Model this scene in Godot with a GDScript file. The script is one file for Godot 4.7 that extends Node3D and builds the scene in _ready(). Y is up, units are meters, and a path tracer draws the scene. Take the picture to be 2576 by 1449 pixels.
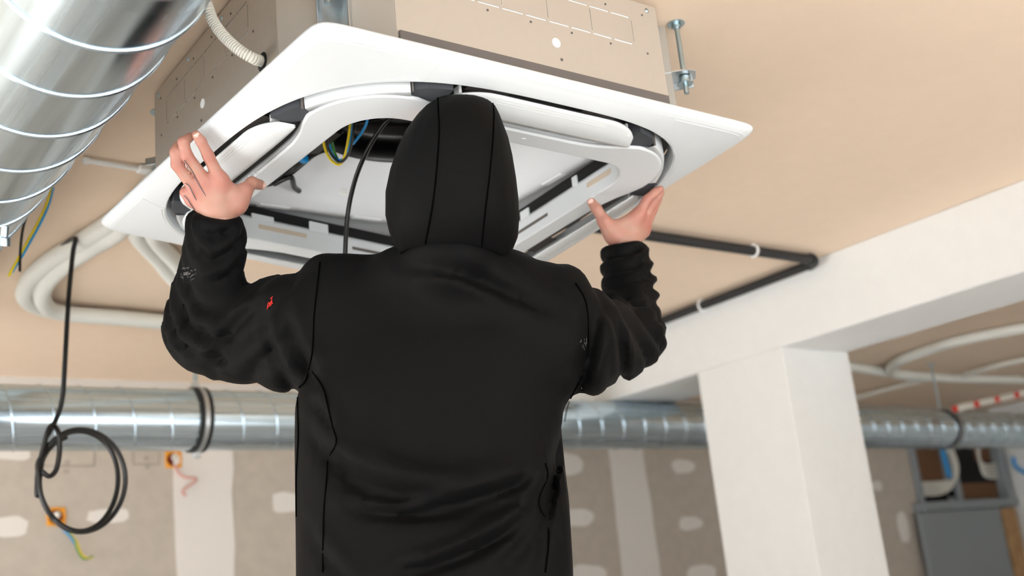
extends Node3D

# ---------------------------------------------------------------- measures read from the photograph (2576 x 1449)
const FOCAL := 2832.7          # focal length in pixels
const PITCH := 0.2756          # the camera looks up
const ROLL := -0.1035
const YAW := 0.6466            # the room's axes against the camera
const EYE := Vector3(0.0, 1.6, 0.0)
const CEIL := 2.66
const UNIT := Vector3(1.111, 2.445, -1.738)     # middle of the underside of the cassette unit
const PANEL := Vector3(1.124, 2.396, -1.759)    # middle of the decoration panel
const TWIST := -0.0273
const OPEN_A := 0.436           # opening of the decoration panel: half width and roundness
const OPEN_N := 3.3
const DROP := 0.011            # its inner edge hangs that much lower than the rim
const FEET := Vector3(-0.165, 0.62, -1.84)      # where the worker stands, in axes turned with the camera

var used := {}
var rng := RandomNumberGenerator.new()
var mats := {}

# ---------------------------------------------------------------- picks: a pixel gives a direction, a surface gives the distance
func cam_basis() -> Basis:
	return Basis(Vector3.UP, -YAW) * Basis(Vector3.RIGHT, PITCH) * Basis(Vector3.BACK, ROLL)

func look(u: float, v: float) -> Vector3:
	return cam_basis() * Vector3((u - 1288.0) / FOCAL, -(v - 724.5) / FOCAL, -1.0)

func on_x(u: float, v: float, x: float) -> Vector3:
	var d := look(u, v)
	return EYE + d * (x / d.x)

func on_y(u: float, v: float, y: float) -> Vector3:
	var d := look(u, v)
	return EYE + d * ((y - EYE.y) / d.y)

func on_z(u: float, v: float, z: float) -> Vector3:
	var d := look(u, v)
	return EYE + d * (z / d.z)

# the same for the worker, in axes turned with the camera and measured from the feet
func fwd(u: float, v: float, depth: float) -> Vector3:
	var d := Basis(Vector3.UP, YAW) * look(u, v)
	return d * (depth / -d.z) + EYE - FEET

func away(u: float, v: float, dist: float) -> Vector3:
	var d := (Basis(Vector3.UP, YAW) * look(u, v)).normalized()
	return d * dist + EYE - FEET

# ---------------------------------------------------------------- geometry
class Geo:
	var v := PackedVector3Array()
	var n := PackedVector3Array()
	var uv := PackedVector2Array()
	var c := PackedColorArray()
	var i := PackedInt32Array()

	func chunk(cv: PackedVector3Array, ci: PackedInt32Array, cuv := PackedVector2Array(), orient := true, cc := PackedColorArray()) -> void:
		var mid := Vector3.ZERO
		for p in cv:
			mid += p
		mid /= maxf(1.0, cv.size())
		var vol := 0.0
		var cn := PackedVector3Array()
		cn.resize(cv.size())
		for t in range(0, ci.size(), 3):
			var a := cv[ci[t]] - mid
			var b := cv[ci[t + 1]] - mid
			var d := cv[ci[t + 2]] - mid
			var fn := (d - a).cross(b - a)
			vol += fn.dot(a)
			cn[ci[t]] += fn
			cn[ci[t + 1]] += fn
			cn[ci[t + 2]] += fn
		var flip := orient and vol < 0.0
		var base := v.size()
		for k in cv.size():
			v.append(cv[k])
			n.append((cn[k] * (-1.0 if flip else 1.0)).normalized() if cn[k].length_squared() > 0.0 else Vector3.UP)
			uv.append(cuv[k] if k < cuv.size() else Vector2.ZERO)
			c.append(cc[k] if k < cc.size() else Color.WHITE)
		for t in range(0, ci.size(), 3):
			i.append(base + ci[t])
			i.append(base + ci[t + (2 if flip else 1)])
			i.append(base + ci[t + (1 if flip else 2)])

	func mesh() -> ArrayMesh:
		var a := []
		a.resize(Mesh.ARRAY_MAX)
		a[Mesh.ARRAY_VERTEX] = v
		a[Mesh.ARRAY_NORMAL] = n
		a[Mesh.ARRAY_TEX_UV] = uv
		a[Mesh.ARRAY_COLOR] = c
		a[Mesh.ARRAY_INDEX] = i
		var m := ArrayMesh.new()
		m.add_surface_from_arrays(Mesh.PRIMITIVE_TRIANGLES, a)
		return m

	# rows of points, smooth inside one grid
	func grid(rows: Array, closed := false, orient := true) -> Geo:
		var w: int = rows[0].size()
		var cv := PackedVector3Array()
		var cu := PackedVector2Array()
		var ci := PackedInt32Array()
		for r in rows.size():
			for k in w:
				cv.append(rows[r][k])
				cu.append(Vector2(float(k) / w, float(r) / maxf(1.0, rows.size() - 1)))
		for r in rows.size() - 1:
			for k in (w if closed else w - 1):
				var k2 := (k + 1) % w
				var q := [r * w + k, r * w + k2, (r + 1) * w + k2, (r + 1) * w + k]
				for x in [q[0], q[1], q[2], q[0], q[2], q[3]]:
					ci.append(x)
		chunk(cv, ci, cu, orient)
		return self

	func fan(pts: Array, orient := false) -> Geo:
		var cv := PackedVector3Array()
		var mid := Vector3.ZERO
		for p in pts:
			mid += p
			cv.append(p)
		cv.append(mid / pts.size())
		var ci := PackedInt32Array()
		for k in pts.size():
			ci.append_array([k, (k + 1) % pts.size(), pts.size()])
		chunk(cv, ci, PackedVector2Array(), orient)
		return self

	# chamfered box
	func box(at: Vector3, size: Vector3, turn := Basis.IDENTITY, bev := 0.0) -> Geo:
		var h := size / 2.0
		var b := minf(bev, minf(h.x, minf(h.y, h.z)) * 0.9)
		var cv := PackedVector3Array()
		var ci := PackedInt32Array()
		var put := func(pts: Array):
			var s := cv.size()
			for p in pts:
				cv.append(at + turn * p)
			for k in range(1, pts.size() - 1):
				ci.append_array([s, s + k, s + k + 1])
		var mid := PackedVector3Array()
		for ax in 3:
			for sg in [-1.0, 1.0]:
				var o := [(ax + 1) % 3, (ax + 2) % 3]
				var f := []
				for q in [[-1, -1], [1, -1], [1, 1], [-1, 1]]:
					var p := Vector3.ZERO
					p[ax] = sg * h[ax]
					p[o[0]] = q[0] * (h[o[0]] - b)
					p[o[1]] = q[1] * (h[o[1]] - b)
					f.append(p)
				if sg < 0:
					f.reverse()
				f.reverse()
				put.call(f)
		if b > 0.0:
			for ax in 3:
				var o := [(ax + 1) % 3, (ax + 2) % 3]
				for s1 in [-1.0, 1.0]:
					for s2 in [-1.0, 1.0]:
						var f := []
						for e in [[-1, 0], [1, 0], [1, 1], [-1, 1]]:
							var p := Vector3.ZERO
							p[ax] = e[0] * (h[ax] - b)
							p[o[0]] = s1 * (h[o[0]] - (b if e[1] == 0 else 0.0))
							p[o[1]] = s2 * (h[o[1]] - (0.0 if e[1] == 0 else b))
							f.append(p)
						var nn: Vector3 = (f[2] - f[0]).cross(f[1] - f[0])
						var out := Vector3.ZERO
						out[o[0]] = s1
						out[o[1]] = s2
						if nn.dot(out) < 0:
							f.reverse()
						put.call(f)
			for sx in [-1.0, 1.0]:
				for sy in [-1.0, 1.0]:
					for sz in [-1.0, 1.0]:
						var f := [Vector3(sx * h.x, sy * (h.y - b), sz * (h.z - b)), Vector3(sx * (h.x - b), sy * h.y, sz * (h.z - b)), Vector3(sx * (h.x - b), sy * (h.y - b), sz * h.z)]
						var nn: Vector3 = (f[2] - f[0]).cross(f[1] - f[0])
						if nn.dot(Vector3(sx, sy, sz)) < 0:
							f.reverse()
						put.call(f)
		chunk(cv, ci)
		return self

	static func spline(pts: Array, per := 8) -> Array:
		var out := []
		for k in pts.size() - 1:
			var p0: Vector3 = pts[maxi(k - 1, 0)]
			var p1: Vector3 = pts[k]
			var p2: Vector3 = pts[k + 1]
			var p3: Vector3 = pts[mini(k + 2, pts.size() - 1)]
			for s in per:
				out.append(p1.cubic_interpolate(p2, p0, p3, float(s) / per))
		out.append(pts[-1])
		return out

	# swept tube; radius is a number or a list
	func tube(pts: Array, radius, seg := 12, caps := true) -> Geo:
		var rows := []
		var t0: Vector3 = (pts[1] - pts[0]).normalized()
		var side := t0.cross(Vector3.UP if absf(t0.y) < 0.9 else Vector3.RIGHT).normalized()
		for k in pts.size():
			var t: Vector3 = (pts[mini(k + 1, pts.size() - 1)] - pts[maxi(k - 1, 0)]).normalized()
			side = (side - t * side.dot(t)).normalized()
			var up := t.cross(side)
			var r: float = radius[k] if radius is Array else radius
			var row := PackedVector3Array()
			for s in seg:
				var a := TAU * s / seg
				row.append(pts[k] + (side * cos(a) + up * sin(a)) * r)
			rows.append(row)
		grid(rows, true)
		if caps:
			for row in [rows[0], rows[-1]]:
				var f := []
				for p in row:
					f.append(p)
				fan(f)
		return self

	func rod(a: Vector3, b: Vector3, r: float, seg := 12) -> Geo:
		return tube([a, b], r, seg)

	# profile of (radius, height) turned about y, then moved by t
	func lathe(prof: Array, seg := 24, t := Transform3D.IDENTITY, hard := false) -> Geo:
		var rows := []
		for p in prof:
			var row := PackedVector3Array()
			for s in seg:
				var a := TAU * s / seg
				row.append(t * Vector3(cos(a) * p.x, p.y, sin(a) * p.x))
			rows.append(row)
		if hard:
			for k in rows.size() - 1:
				grid([rows[k], rows[k + 1]], true)
		else:
			grid(rows, true)
		return self

	# flat outline (x, z) with a thickness from y0 to y1
	func prism(poly: PackedVector2Array, y0: float, y1: float, t := Transform3D.IDENTITY) -> Geo:
		var tri := Geometry2D.triangulate_polygon(poly)
		var cv := PackedVector3Array()
		var ci := PackedInt32Array()
		var m := poly.size()
		for y in [y0, y1]:
			for p in poly:
				cv.append(t * Vector3(p.x, y, p.y))
		for k in range(0, tri.size(), 3):
			ci.append_array([tri[k], tri[k + 1], tri[k + 2], m + tri[k], m + tri[k + 2], m + tri[k + 1]])
		var lv := PackedVector3Array()
		var li := PackedInt32Array()
		var area := 0.0
		for k in m:
			var a := poly[k]
			var b := poly[(k + 1) % m]
			area += a.x * b.y - b.x * a.y
		# the faces of one closed body: keep one orientation for all of them
		for k in m:
			var k2 := (k + 1) % m
			var s := cv.size()
			cv.append_array([cv[k], cv[k2], cv[m + k2], cv[m + k]])
			ci.append_array([s, s + 2, s + 1, s, s + 3, s + 2] if (area > 0.0) else [s, s + 1, s + 2, s, s + 2, s + 3])
		if tri.size() >= 3:
			var ta := poly[tri[0]]
			var tb := poly[tri[1]]
			var tc := poly[tri[2]]
			var cap_pos := (tb - ta).cross(tc - ta) > 0.0
			# caps must agree with the sides
			var want := true
			if cap_pos != want:
				for k in range(0, tri.size() * 2, 3):
					var q := ci[k + 1]
					ci[k + 1] = ci[k + 2]
					ci[k + 2] = q
			if area <= 0.0:
				for k in range(tri.size() * 2, ci.size(), 3):
					pass
		chunk(cv, ci)
		return self

# ---------------------------------------------------------------- materials
func mat(key: String, col: Color, rough := 0.6, metal := 0.0, opts := {}) -> StandardMaterial3D:
	if mats.has(key):
		return mats[key]
	var m := StandardMaterial3D.new()
	m.resource_name = key
	m.albedo_color = col
	m.roughness = rough
	m.metallic = metal
	for k in opts:
		m.set(k, opts[k])
	mats[key] = m
	return m

func noise_tex(freq: float, lo: Color, hi: Color, sz := 512, type := FastNoiseLite.TYPE_SIMPLEX_SMOOTH, oct := 4, seed_ := 1) -> NoiseTexture2D:
	var t := NoiseTexture2D.new()
	var f := FastNoiseLite.new()
	f.noise_type = type
	f.frequency = freq
	f.fractal_octaves = oct
	f.seed = seed_
	t.noise = f
	t.width = sz
	t.height = sz
	t.seamless = true
	var g := Gradient.new()
	g.set_color(0, lo)
	g.set_color(1, hi)
	t.color_ramp = g
	return t

# streaks: a noise picture drawn out along one side
func streak_tex(w: int, h: int, lo: float, hi: float, seed_: int, long := 40.0, fine := 3.0) -> ImageTexture:
	var f := FastNoiseLite.new()
	f.seed = seed_
	f.frequency = 0.02
	f.fractal_octaves = 3
	var im := Image.create(w, h, false, Image.FORMAT_RGB8)
	for y in h:
		for x in w:
			var a := TAU * x / w
			var s := f.get_noise_3d(cos(a) * w / TAU * fine, sin(a) * w / TAU * fine, y / long * fine)
			var g := clampf(lerpf(lo, hi, s * 0.9 + 0.5), 0.0, 1.0)
			im.set_pixel(x, y, Color(g, g, g))
	return ImageTexture.create_from_image(im)

func make_materials() -> void:
	var tri := {"uv1_triplanar": true, "uv1_world_triplanar": true}
	mat("plasterboard_pink", Color(0.930, 0.838, 0.742), 0.85, 0.0, tri.merged({"albedo_texture": noise_tex(0.03, Color(0.985, 0.985, 0.985), Color(1, 1, 1), 512, FastNoiseLite.TYPE_SIMPLEX_SMOOTH, 5, 3), "uv1_scale": Vector3(0.6, 0.6, 0.6)}))
	mat("white_paint", Color(0.895, 0.895, 0.885), 0.7, 0.0, tri.merged({"albedo_texture": noise_tex(0.03, Color(0.985, 0.985, 0.985), Color(1, 1, 1), 512, FastNoiseLite.TYPE_SIMPLEX_SMOOTH, 4, 5), "uv1_scale": Vector3(0.7, 0.7, 0.7)}))
	mat("plasterboard_grey", Color(0.775, 0.735, 0.685), 0.9, 0.0, tri.merged({"albedo_texture": noise_tex(0.02, Color(0.94, 0.94, 0.94), Color(1, 1, 1), 512, FastNoiseLite.TYPE_SIMPLEX_SMOOTH, 5, 9), "uv1_scale": Vector3(1.2, 1.2, 1.2)}))
	mat("filler", Color(0.905, 0.885, 0.860), 0.9)
	mat("concrete", Color(0.83, 0.84, 0.85), 0.9, 0.0, tri.merged({"albedo_texture": noise_tex(0.02, Color(0.9, 0.9, 0.9), Color(1, 1, 1), 512, FastNoiseLite.TYPE_SIMPLEX_SMOOTH, 5, 12), "uv1_scale": Vector3(0.5, 0.5, 0.5)}))
	mat("window_frame", Color(0.28, 0.29, 0.30), 0.5)
	mat("pencil", Color(0.46, 0.43, 0.41), 0.9)
	var zr := streak_tex(512, 512, 0.30, 0.62, 4, 60.0, 2.0)
	var za := streak_tex(512, 512, 0.86, 1.0, 8, 30.0, 3.0)
	mat("galvanised_spiral", Color(0.84, 0.915, 0.965), 0.5, 1.0, {"roughness_texture": zr, "albedo_texture": za, "uv1_scale": Vector3(1, 6, 1)})
	mat("galvanised", Color(0.78, 0.80, 0.81), 0.38, 1.0)
	mat("zinc_bolt", Color(0.70, 0.77, 0.80), 0.35, 1.0)
	mat("casing_sheet", Color(0.775, 0.75, 0.715), 0.5, 0.6, {"uv1_triplanar": true, "uv1_scale": Vector3(3, 3, 3), "roughness_texture": noise_tex(0.05, Color(0.8, 0.8, 0.8), Color(1, 1, 1), 256, FastNoiseLite.TYPE_SIMPLEX_SMOOTH, 3, 15)})
	mat("slot_pale", Color(0.95, 0.955, 0.955), 0.8)
	mat("gasket", Color(0.40, 0.375, 0.36), 0.95)  # gasket and flap grey; also paints the shade of rivet holes and corner gaps
	mat("panel_white", Color(0.865, 0.877, 0.880), 0.42)
	mat("vane_white", Color(0.858, 0.867, 0.865), 0.42)
	mat("foam_grey", Color(0.30, 0.31, 0.33), 0.95, 0.0, {"uv1_triplanar": true, "uv1_scale": Vector3(20, 20, 20), "albedo_texture": noise_tex(0.15, Color(0.75, 0.75, 0.75), Color(1, 1, 1), 128, FastNoiseLite.TYPE_SIMPLEX, 2, 17)})
	mat("foam_black", Color(0.045, 0.045, 0.045), 0.95)
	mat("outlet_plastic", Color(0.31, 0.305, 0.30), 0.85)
	mat("pan_white", Color(0.915, 0.925, 0.935), 0.35)
	mat("black_plastic", Color(0.035, 0.035, 0.038), 0.28)
	mat("slot_beige", Color(0.80, 0.74, 0.66), 0.8)
	mat("cable_black", Color(0.045, 0.045, 0.047), 0.32)
	mat("pipe_black", Color(0.12, 0.12, 0.125), 0.6)
	mat("wire_blue", Color(0.03, 0.60, 0.88), 0.4)
	mat("wire_yellow", Color(0.95, 0.84, 0.08), 0.4)
	mat("wire_green", Color(0.20, 0.52, 0.12), 0.4)
	mat("wire_pink", Color(0.84, 0.62, 0.58), 0.6)
	mat("conduit_grey", Color(0.86, 0.85, 0.81), 0.55)
	mat("conduit_rib", Color(0.70, 0.70, 0.67), 0.6)
	mat("insulation_white", Color(0.90, 0.90, 0.87), 0.7)
	mat("clip_white", Color(0.93, 0.93, 0.92), 0.5)
	mat("rubber", Color(0.10, 0.11, 0.12), 0.6)
	mat("box_orange", Color(0.92, 0.62, 0.09), 0.5)
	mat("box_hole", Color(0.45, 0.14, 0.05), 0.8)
	mat("cabinet_grey", Color(0.56, 0.585, 0.60), 0.5, 0.2)
	mat("cabinet_brown", Color(0.42, 0.29, 0.19), 0.8)
	mat("wood", Color(0.78, 0.63, 0.45), 0.8, 0.0, {"uv1_triplanar": true, "uv1_scale": Vector3(4, 1, 4), "albedo_texture": noise_tex(0.03, Color(0.75, 0.7, 0.62), Color(1, 1, 1), 256, FastNoiseLite.TYPE_SIMPLEX, 3, 21)})
	mat("tape_red", Color(0.84, 0.22, 0.16), 0.6)
	mat("aluminium", Color(0.80, 0.81, 0.82), 0.4, 1.0)
	mat("softshell", Color(0.038, 0.036, 0.037), 0.72, 0.0, {"rim_enabled": true, "rim": 0.04, "rim_tint": 0.6, "metallic_specular": 0.24,
		"uv1_triplanar": true, "uv1_scale": Vector3(5, 5, 5), "albedo_texture": noise_tex(0.03, Color(0.86, 0.86, 0.86), Color(1, 1, 1), 512, FastNoiseLite.TYPE_SIMPLEX, 5, 25)})
	mat("seam_black", Color(0.02, 0.02, 0.02), 1.0, 0.0, {"metallic_specular": 0.0})
	mat("trousers", Color(0.20, 0.205, 0.22), 0.9)
	mat("shoe", Color(0.14, 0.12, 0.10), 0.7)
	mat("embroidery_red", Color(0.80, 0.12, 0.06), 0.7)
	mat("skin", Color(1, 1, 1), 0.5, 0.0, {"vertex_color_use_as_albedo": true, "subsurf_scatter_enabled": true, "subsurf_scatter_strength": 0.08})
	mat("plaster_dust", Color(0.50, 0.49, 0.48), 1.0)
	mat("tattoo", Color(0.30, 0.30, 0.32), 0.7)
	mat("nail", Color(0.93, 0.76, 0.70), 0.35)

# ---------------------------------------------------------------- nodes
func numbered(called: String) -> String:
	var k: int = used.get(called, 0)
	used[called] = k + 1
	return called if k == 0 else "%s_%03d" % [called, k]

func tag(o: Node3D, label: String, category: String, group := "", kind := "") -> Node3D:
	o.set_meta("label", label)
	o.set_meta("category", category)
	if group != "":
		o.set_meta("group", group)
	if kind != "":
		o.set_meta("kind", kind)
	return o

func thing(called: String, label: String, category: String, at := Vector3.ZERO, turn := Basis.IDENTITY, group := "", kind := "") -> Node3D:
	var o := Node3D.new()
	o.name = numbered(called)
	add_child(o)
	o.transform = Transform3D(turn, at)
	return tag(o, label, category, group, kind)

func part(parent: Node3D, called: String, g: Geo, material: String, label := "") -> MeshInstance3D:
	var o := MeshInstance3D.new()
	o.name = called
	o.mesh = g.mesh()
	o.material_override = mats[material]
	parent.add_child(o, true)
	if label != "":
		o.set_meta("label", label)
	return o

func solo(called: String, g: Geo, material: String, label: String, category: String, group := "", kind := "") -> MeshInstance3D:
	var o := MeshInstance3D.new()
	o.name = numbered(called)
	o.mesh = g.mesh()
	o.material_override = mats[material]
	add_child(o)
	tag(o, label, category, group, kind)
	return o

# ================================================================ the scene
func _ready() -> void:
	rng.seed = 7
	set_camera_and_light()
	make_materials()
	build_room()
	build_ducts()
	build_unit()
	build_panel()
	build_pipes_and_cables()
	build_wall_things()
	build_side_room()
	build_person()

func set_camera_and_light() -> void:
	var cam := Camera3D.new()
	cam.name = "camera"
	add_child(cam)
	cam.transform = Transform3D(cam_basis(), EYE)
	cam.near = 0.05
	cam.far = 200.0
	var at := CameraAttributesPhysical.new()
	at.frustum_focal_length = 12.0 / (724.5 / FOCAL)
	at.frustum_focus_distance = 1.85
	at.frustum_near = 0.05
	at.frustum_far = 200.0
	at.exposure_aperture = 3.6
	cam.attributes = at
	cam.fov = rad_to_deg(2.0 * atan(724.5 / FOCAL))
	cam.current = true
	var we := WorldEnvironment.new()
	we.name = "world"
	var e := Environment.new()
	e.background_mode = Environment.BG_SKY
	var sky := Sky.new()
	var sm := ProceduralSkyMaterial.new()
	sm.sky_top_color = Color(0.84, 0.92, 1.0)
	sm.sky_horizon_color = Color(0.93, 0.97, 1.0)
	sm.ground_horizon_color = Color(0.80, 0.80, 0.80)
	sm.ground_bottom_color = Color(0.70, 0.70, 0.70)
	sky.sky_material = sm
	e.sky = sky
	e.background_energy_multiplier = 1.0
	e.tonemap_mode = Environment.TONE_MAPPER_LINEAR
	e.tonemap_exposure = 1.92
	e.sdfgi_enabled = true
	e.ssao_enabled = true
	e.ssil_enabled = true
	we.environment = e
	add_child(we)
	# sun falling steeply through the windows behind the camera on to the floor
	var sun := DirectionalLight3D.new()
	sun.name = "sun"
	sun.light_color = Color(1.0, 0.985, 0.965)
	sun.light_energy = 8.0
	sun.light_angular_distance = 0.6
	sun.shadow_enabled = true
	sun.sky_mode = DirectionalLight3D.SKY_MODE_LIGHT_ONLY
	add_child(sun)
	sun.look_at_from_position(Vector3.ZERO, Vector3(0.66, -1.10, -0.75))

# ---------------------------------------------------------------- room
const X0 := -2.6
const X1 := 7.74
const Z0 := -4.607
const Z1 := 3.2

# a wall along x (at z) or along z (at x) with openings [from, to, sill, head]
func wall(called: String, along_x: bool, at: float, thick: float, a: float, b: float, holes: Array, material: String, label: String) -> Node3D:
	var o := thing(called, label, "wall", Vector3.ZERO, Basis.IDENTITY, "", "structure")
	var g := Geo.new()
	var put := func(s: float, t: float, y0: float, y1: float):
		var size := Vector3(t - s, y1 - y0, absf(thick)) if along_x else Vector3(absf(thick), y1 - y0, t - s)
		var mid := Vector3((s + t) / 2.0, (y0 + y1) / 2.0, at + thick / 2.0) if along_x else Vector3(at + thick / 2.0, (y0 + y1) / 2.0, (s + t) / 2.0)
		g.box(mid, size)
	var from := a
	for h in holes:
		put.call(from, h[0], 0.0, CEIL)
		put.call(h[0], h[1], 0.0, h[2])
		put.call(h[0], h[1], h[3], CEIL)
		from = h[1]
	put.call(from, b, 0.0, CEIL)
	part(o, "wall_board", g, material)
	return o

func window(n: int, along_x: bool, at: float, a: float, b: float, y0: float, y1: float, label: String) -> void:
	var o := thing("window_%d" % n, label, "window", Vector3.ZERO, Basis.IDENTITY, "", "structure")
	var bars := [[a, b, y0, y0 + 0.06], [a, b, y1 - 0.06, y1], [a, a + 0.06, y0, y1], [b - 0.06, b, y0, y1], [(a + b) / 2 - 0.035, (a + b) / 2 + 0.035, y0, y1]]
	for r in bars:
		var size := Vector3(r[1] - r[0], r[3] - r[2], 0.07)
		var mid := Vector3((r[0] + r[1]) / 2, (r[2] + r[3]) / 2, at)
		if not along_x:
			size = Vector3(size.z, size.y, size.x)
			mid = Vector3(at, mid.y, mid.x)
		part(o, "frame_bar", Geo.new().box(mid, size, Basis.IDENTITY, 0.006), "window_frame")

func build_room() -> void:
	var ground := Geo.new().box(Vector3(2.5, -0.35, 0), Vector3(40, 0.3, 40))
	solo("ground", ground, "concrete", "pale concrete ground outside the building", "ground", "", "structure")
	solo("floor", Geo.new().box(Vector3((X0 + X1) / 2, -0.1, (Z0 + Z1) / 2), Vector3(X1 - X0 + 0.4, 0.2, Z1 - Z0 + 0.4)), "concrete", "bare pale concrete floor of the room", "floor", "", "structure")
	solo("ceiling", Geo.new().box(Vector3((X0 + X1) / 2, CEIL + 0.1, (Z0 + Z1) / 2), Vector3(X1 - X0 + 0.4, 0.2, Z1 - Z0 + 0.4)), "plasterboard_pink", "unpainted pinkish beige plasterboard ceiling over the whole room", "ceiling", "", "structure")
	var back := wall("wall_back", true, Z0, -0.2, X0 - 0.2, X1 + 0.2, [], "plasterboard_grey", "unpainted grey plasterboard wall with white filler patches and taped joints")
	wall("wall_front", true, Z1, 0.2, X0 - 0.2, X1 + 0.2, [[-2.2, 0.5, 0.12, 2.5], [0.8, 3.0, 0.12, 2.5]], "white_paint", "white wall with tall windows facing the plasterboard wall")
	wall("wall_left", false, X0, -0.2, Z0, Z1, [[-4.2, -1.2, 0.12, 2.5], [1.2, 2.6, 0.12, 2.5]], "white_paint", "white wall with tall windows beside the duct")
	wall("wall_right", false, X1, 0.2, Z0, Z1, [], "white_paint", "white painted wall next to the recessed wiring cabinet")
	window(1, true, Z1 + 0.1, -2.2, 0.5, 0.12, 2.5, "dark framed two-part window opening in the white front wall, nearer the corner")
	window(2, true, Z1 + 0.1, 0.8, 3.0, 0.12, 2.5, "dark framed two-part window opening in the white front wall, nearer the beam")
	window(3, false, X0 - 0.1, -4.2, -1.2, 0.12, 2.5, "dark framed two-part window opening next to the grey plasterboard wall")
	window(4, false, X0 - 0.1, 1.2, 2.6, 0.12, 2.5, "dark framed two-part window opening next to the white front wall")
	# beam and column
	solo("ceiling_beam", Geo.new().box(Vector3(3.307, (CEIL + 2.395) / 2, (Z0 + Z1) / 2), Vector3(0.37, CEIL - 2.395, Z1 - Z0), Basis.IDENTITY, 0.004), "white_paint", "deep white painted beam crossing the ceiling above the white column", "beam", "", "structure")
	solo("column", Geo.new().box(Vector3(3.307, 2.395 / 2, -2.7995), Vector3(0.37, 2.395, 0.425), Basis.IDENTITY, 0.0015), "white_paint", "square white painted column standing under the ceiling beam", "column", "", "structure")
	# filler on the back wall
	var strips := [[436, 583], [1530, 1619]]
	for s in strips:
		var a := on_z(s[0], 1140, Z0)
		var b := on_z(s[1], 1140, Z0)
		var poly := PackedVector2Array()
		for k in 25:
			poly.append(Vector2(a.x + rng.randf_range(-0.008, 0.008), 0.02 + 2.6 * k / 24.0))
		for k in 25:
			poly.append(Vector2(b.x + rng.randf_range(-0.008, 0.008), 2.62 - 2.6 * k / 24.0))
		part(back, "joint_tape", Geo.new().prism(poly, 0.0, 0.0025, Transform3D(Basis(Vector3.RIGHT, Vector3.BACK, Vector3.UP), Vector3(0, 0, Z0))), "filler", "broad white band of joint filler")
	part(back, "joint_tape", Geo.new().box(Vector3((X0 + 3.12) / 2, 2.605, Z0 + 0.002), Vector3(3.12 - X0, 0.11, 0.004)), "filler", "white filler band along the top of the wall")
	for q in [[20, 1325, 50, 26], [272, 1297, 52, 18], [30, 1143, 48, 14], [728, 1263, 44, 24], [1436, 1168, 30, 28], [1720, 1173, 28, 17], [1452, 1302, 40, 22], [1738, 1316, 28, 17], [1765, 1446, 36, 26], [1480, 1446, 44, 26], [2206, 1222, 12, 12], [2272, 1326, 13, 40]]:
		var o := on_z(q[0], q[1], Z0)
		var hx := on_z(q[0] + q[2], q[1], Z0).x - o.x
		var hy := o.y - on_z(q[0], q[1] + q[3], Z0).y
		var poly := PackedVector2Array()
		var lop := rng.randf_range(-0.35, 0.35)
		for k in 22:
			var an := TAU * k / 22
			var r := 1.0 + rng.randf_range(-0.07, 0.07)
			var cx := signf(cos(an)) * pow(absf(cos(an)), 0.7)
			var sy := signf(sin(an)) * pow(absf(sin(an)), 0.7)
			poly.append(Vector2(o.x + hx * r * cx, o.y + hy * r * sy * (1.0 + lop * cx)))
		part(back, "filler_patch", Geo.new().prism(poly, 0.0, 0.0022, Transform3D(Basis(Vector3.RIGHT, Vector3.BACK, Vector3.UP), Vector3(0, 0, Z0))), "filler")
	# pencil marks
	for q in [[110, 1140, 110, 1172], [110, 1172, 238, 1172], [238, 1172, 238, 1138], [335, 1138, 335, 1168], [335, 1168, 400, 1168], [400, 1168, 400, 1138]]:
		var a := on_z(q[0], q[1], Z0 + 0.001)
		var b := on_z(q[2], q[3], Z0 + 0.001)
		part(back, "pencil_line", Geo.new().rod(a, b, 0.0013, 5), "pencil")
	for q in [[170, 1163], [167, 1186], [368, 1153], [371, 1175]]:
		var c := on_z(q[0], q[1], Z0 + 0.001)
		var ring := []
		for k in 13:
			ring.append(c + Vector3(cos(TAU * k / 12), sin(TAU * k / 12), 0) * 0.007)
		part(back, "pencil_ring", Geo.new().tube(ring, 0.001, 5, false), "pencil")

# ---------------------------------------------------------------- ducts
func spiral_duct(o: Node3D, c: Vector3, d: Vector3, r: float, s0: float, s1: float, pitch: float, phase: float, rib: float) -> void:
	var e1 := d.cross(Vector3.UP).normalized()
	var e2 := e1.cross(d)
	var g := Geo.new()
	var rows := []
	var n := int(ceil((s1 - s0) / 0.08))
	for k in n + 1:
		var row := PackedVector3Array()
		for q in 97:
			var a := TAU * q / 96.0
			row.append(c + d * lerpf(s0, s1, float(k) / n) + (e1 * cos(a) + e2 * sin(a)) * r)
		rows.append(row)
	g.grid(rows, false)
	for k in g.uv.size():
		g.uv[k] = Vector2(g.uv[k].x * 97.0 / 96.0, g.uv[k].y * (s1 - s0) / 6.0)
	var inner := []
	for row in rows:
		var r2 := PackedVector3Array()
		for q in 96:
			r2.append(c + (row[q] - c) - ((row[q] - c) - d * (row[q] - c).dot(d)) * 0.01)
		inner.append(r2)
	part(o, "duct_tube", g, "galvanised_spiral")
	var pts := []
	var from := int(floor(s0 / pitch * 72.0)) + 1
	var to := int(floor(s1 / pitch * 72.0)) - 1
	for k in range(from, to):
		var a := -TAU * (k / 72.0) + TAU * phase
		pts.append(c + d * (pitch * k / 72.0) + (e1 * cos(a) + e2 * sin(a)) * r)
	part(o, "spiral_seam", Geo.new().tube(pts, rib, 7), "galvanised_spiral", "raised bright lock seam winding round the duct")

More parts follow.
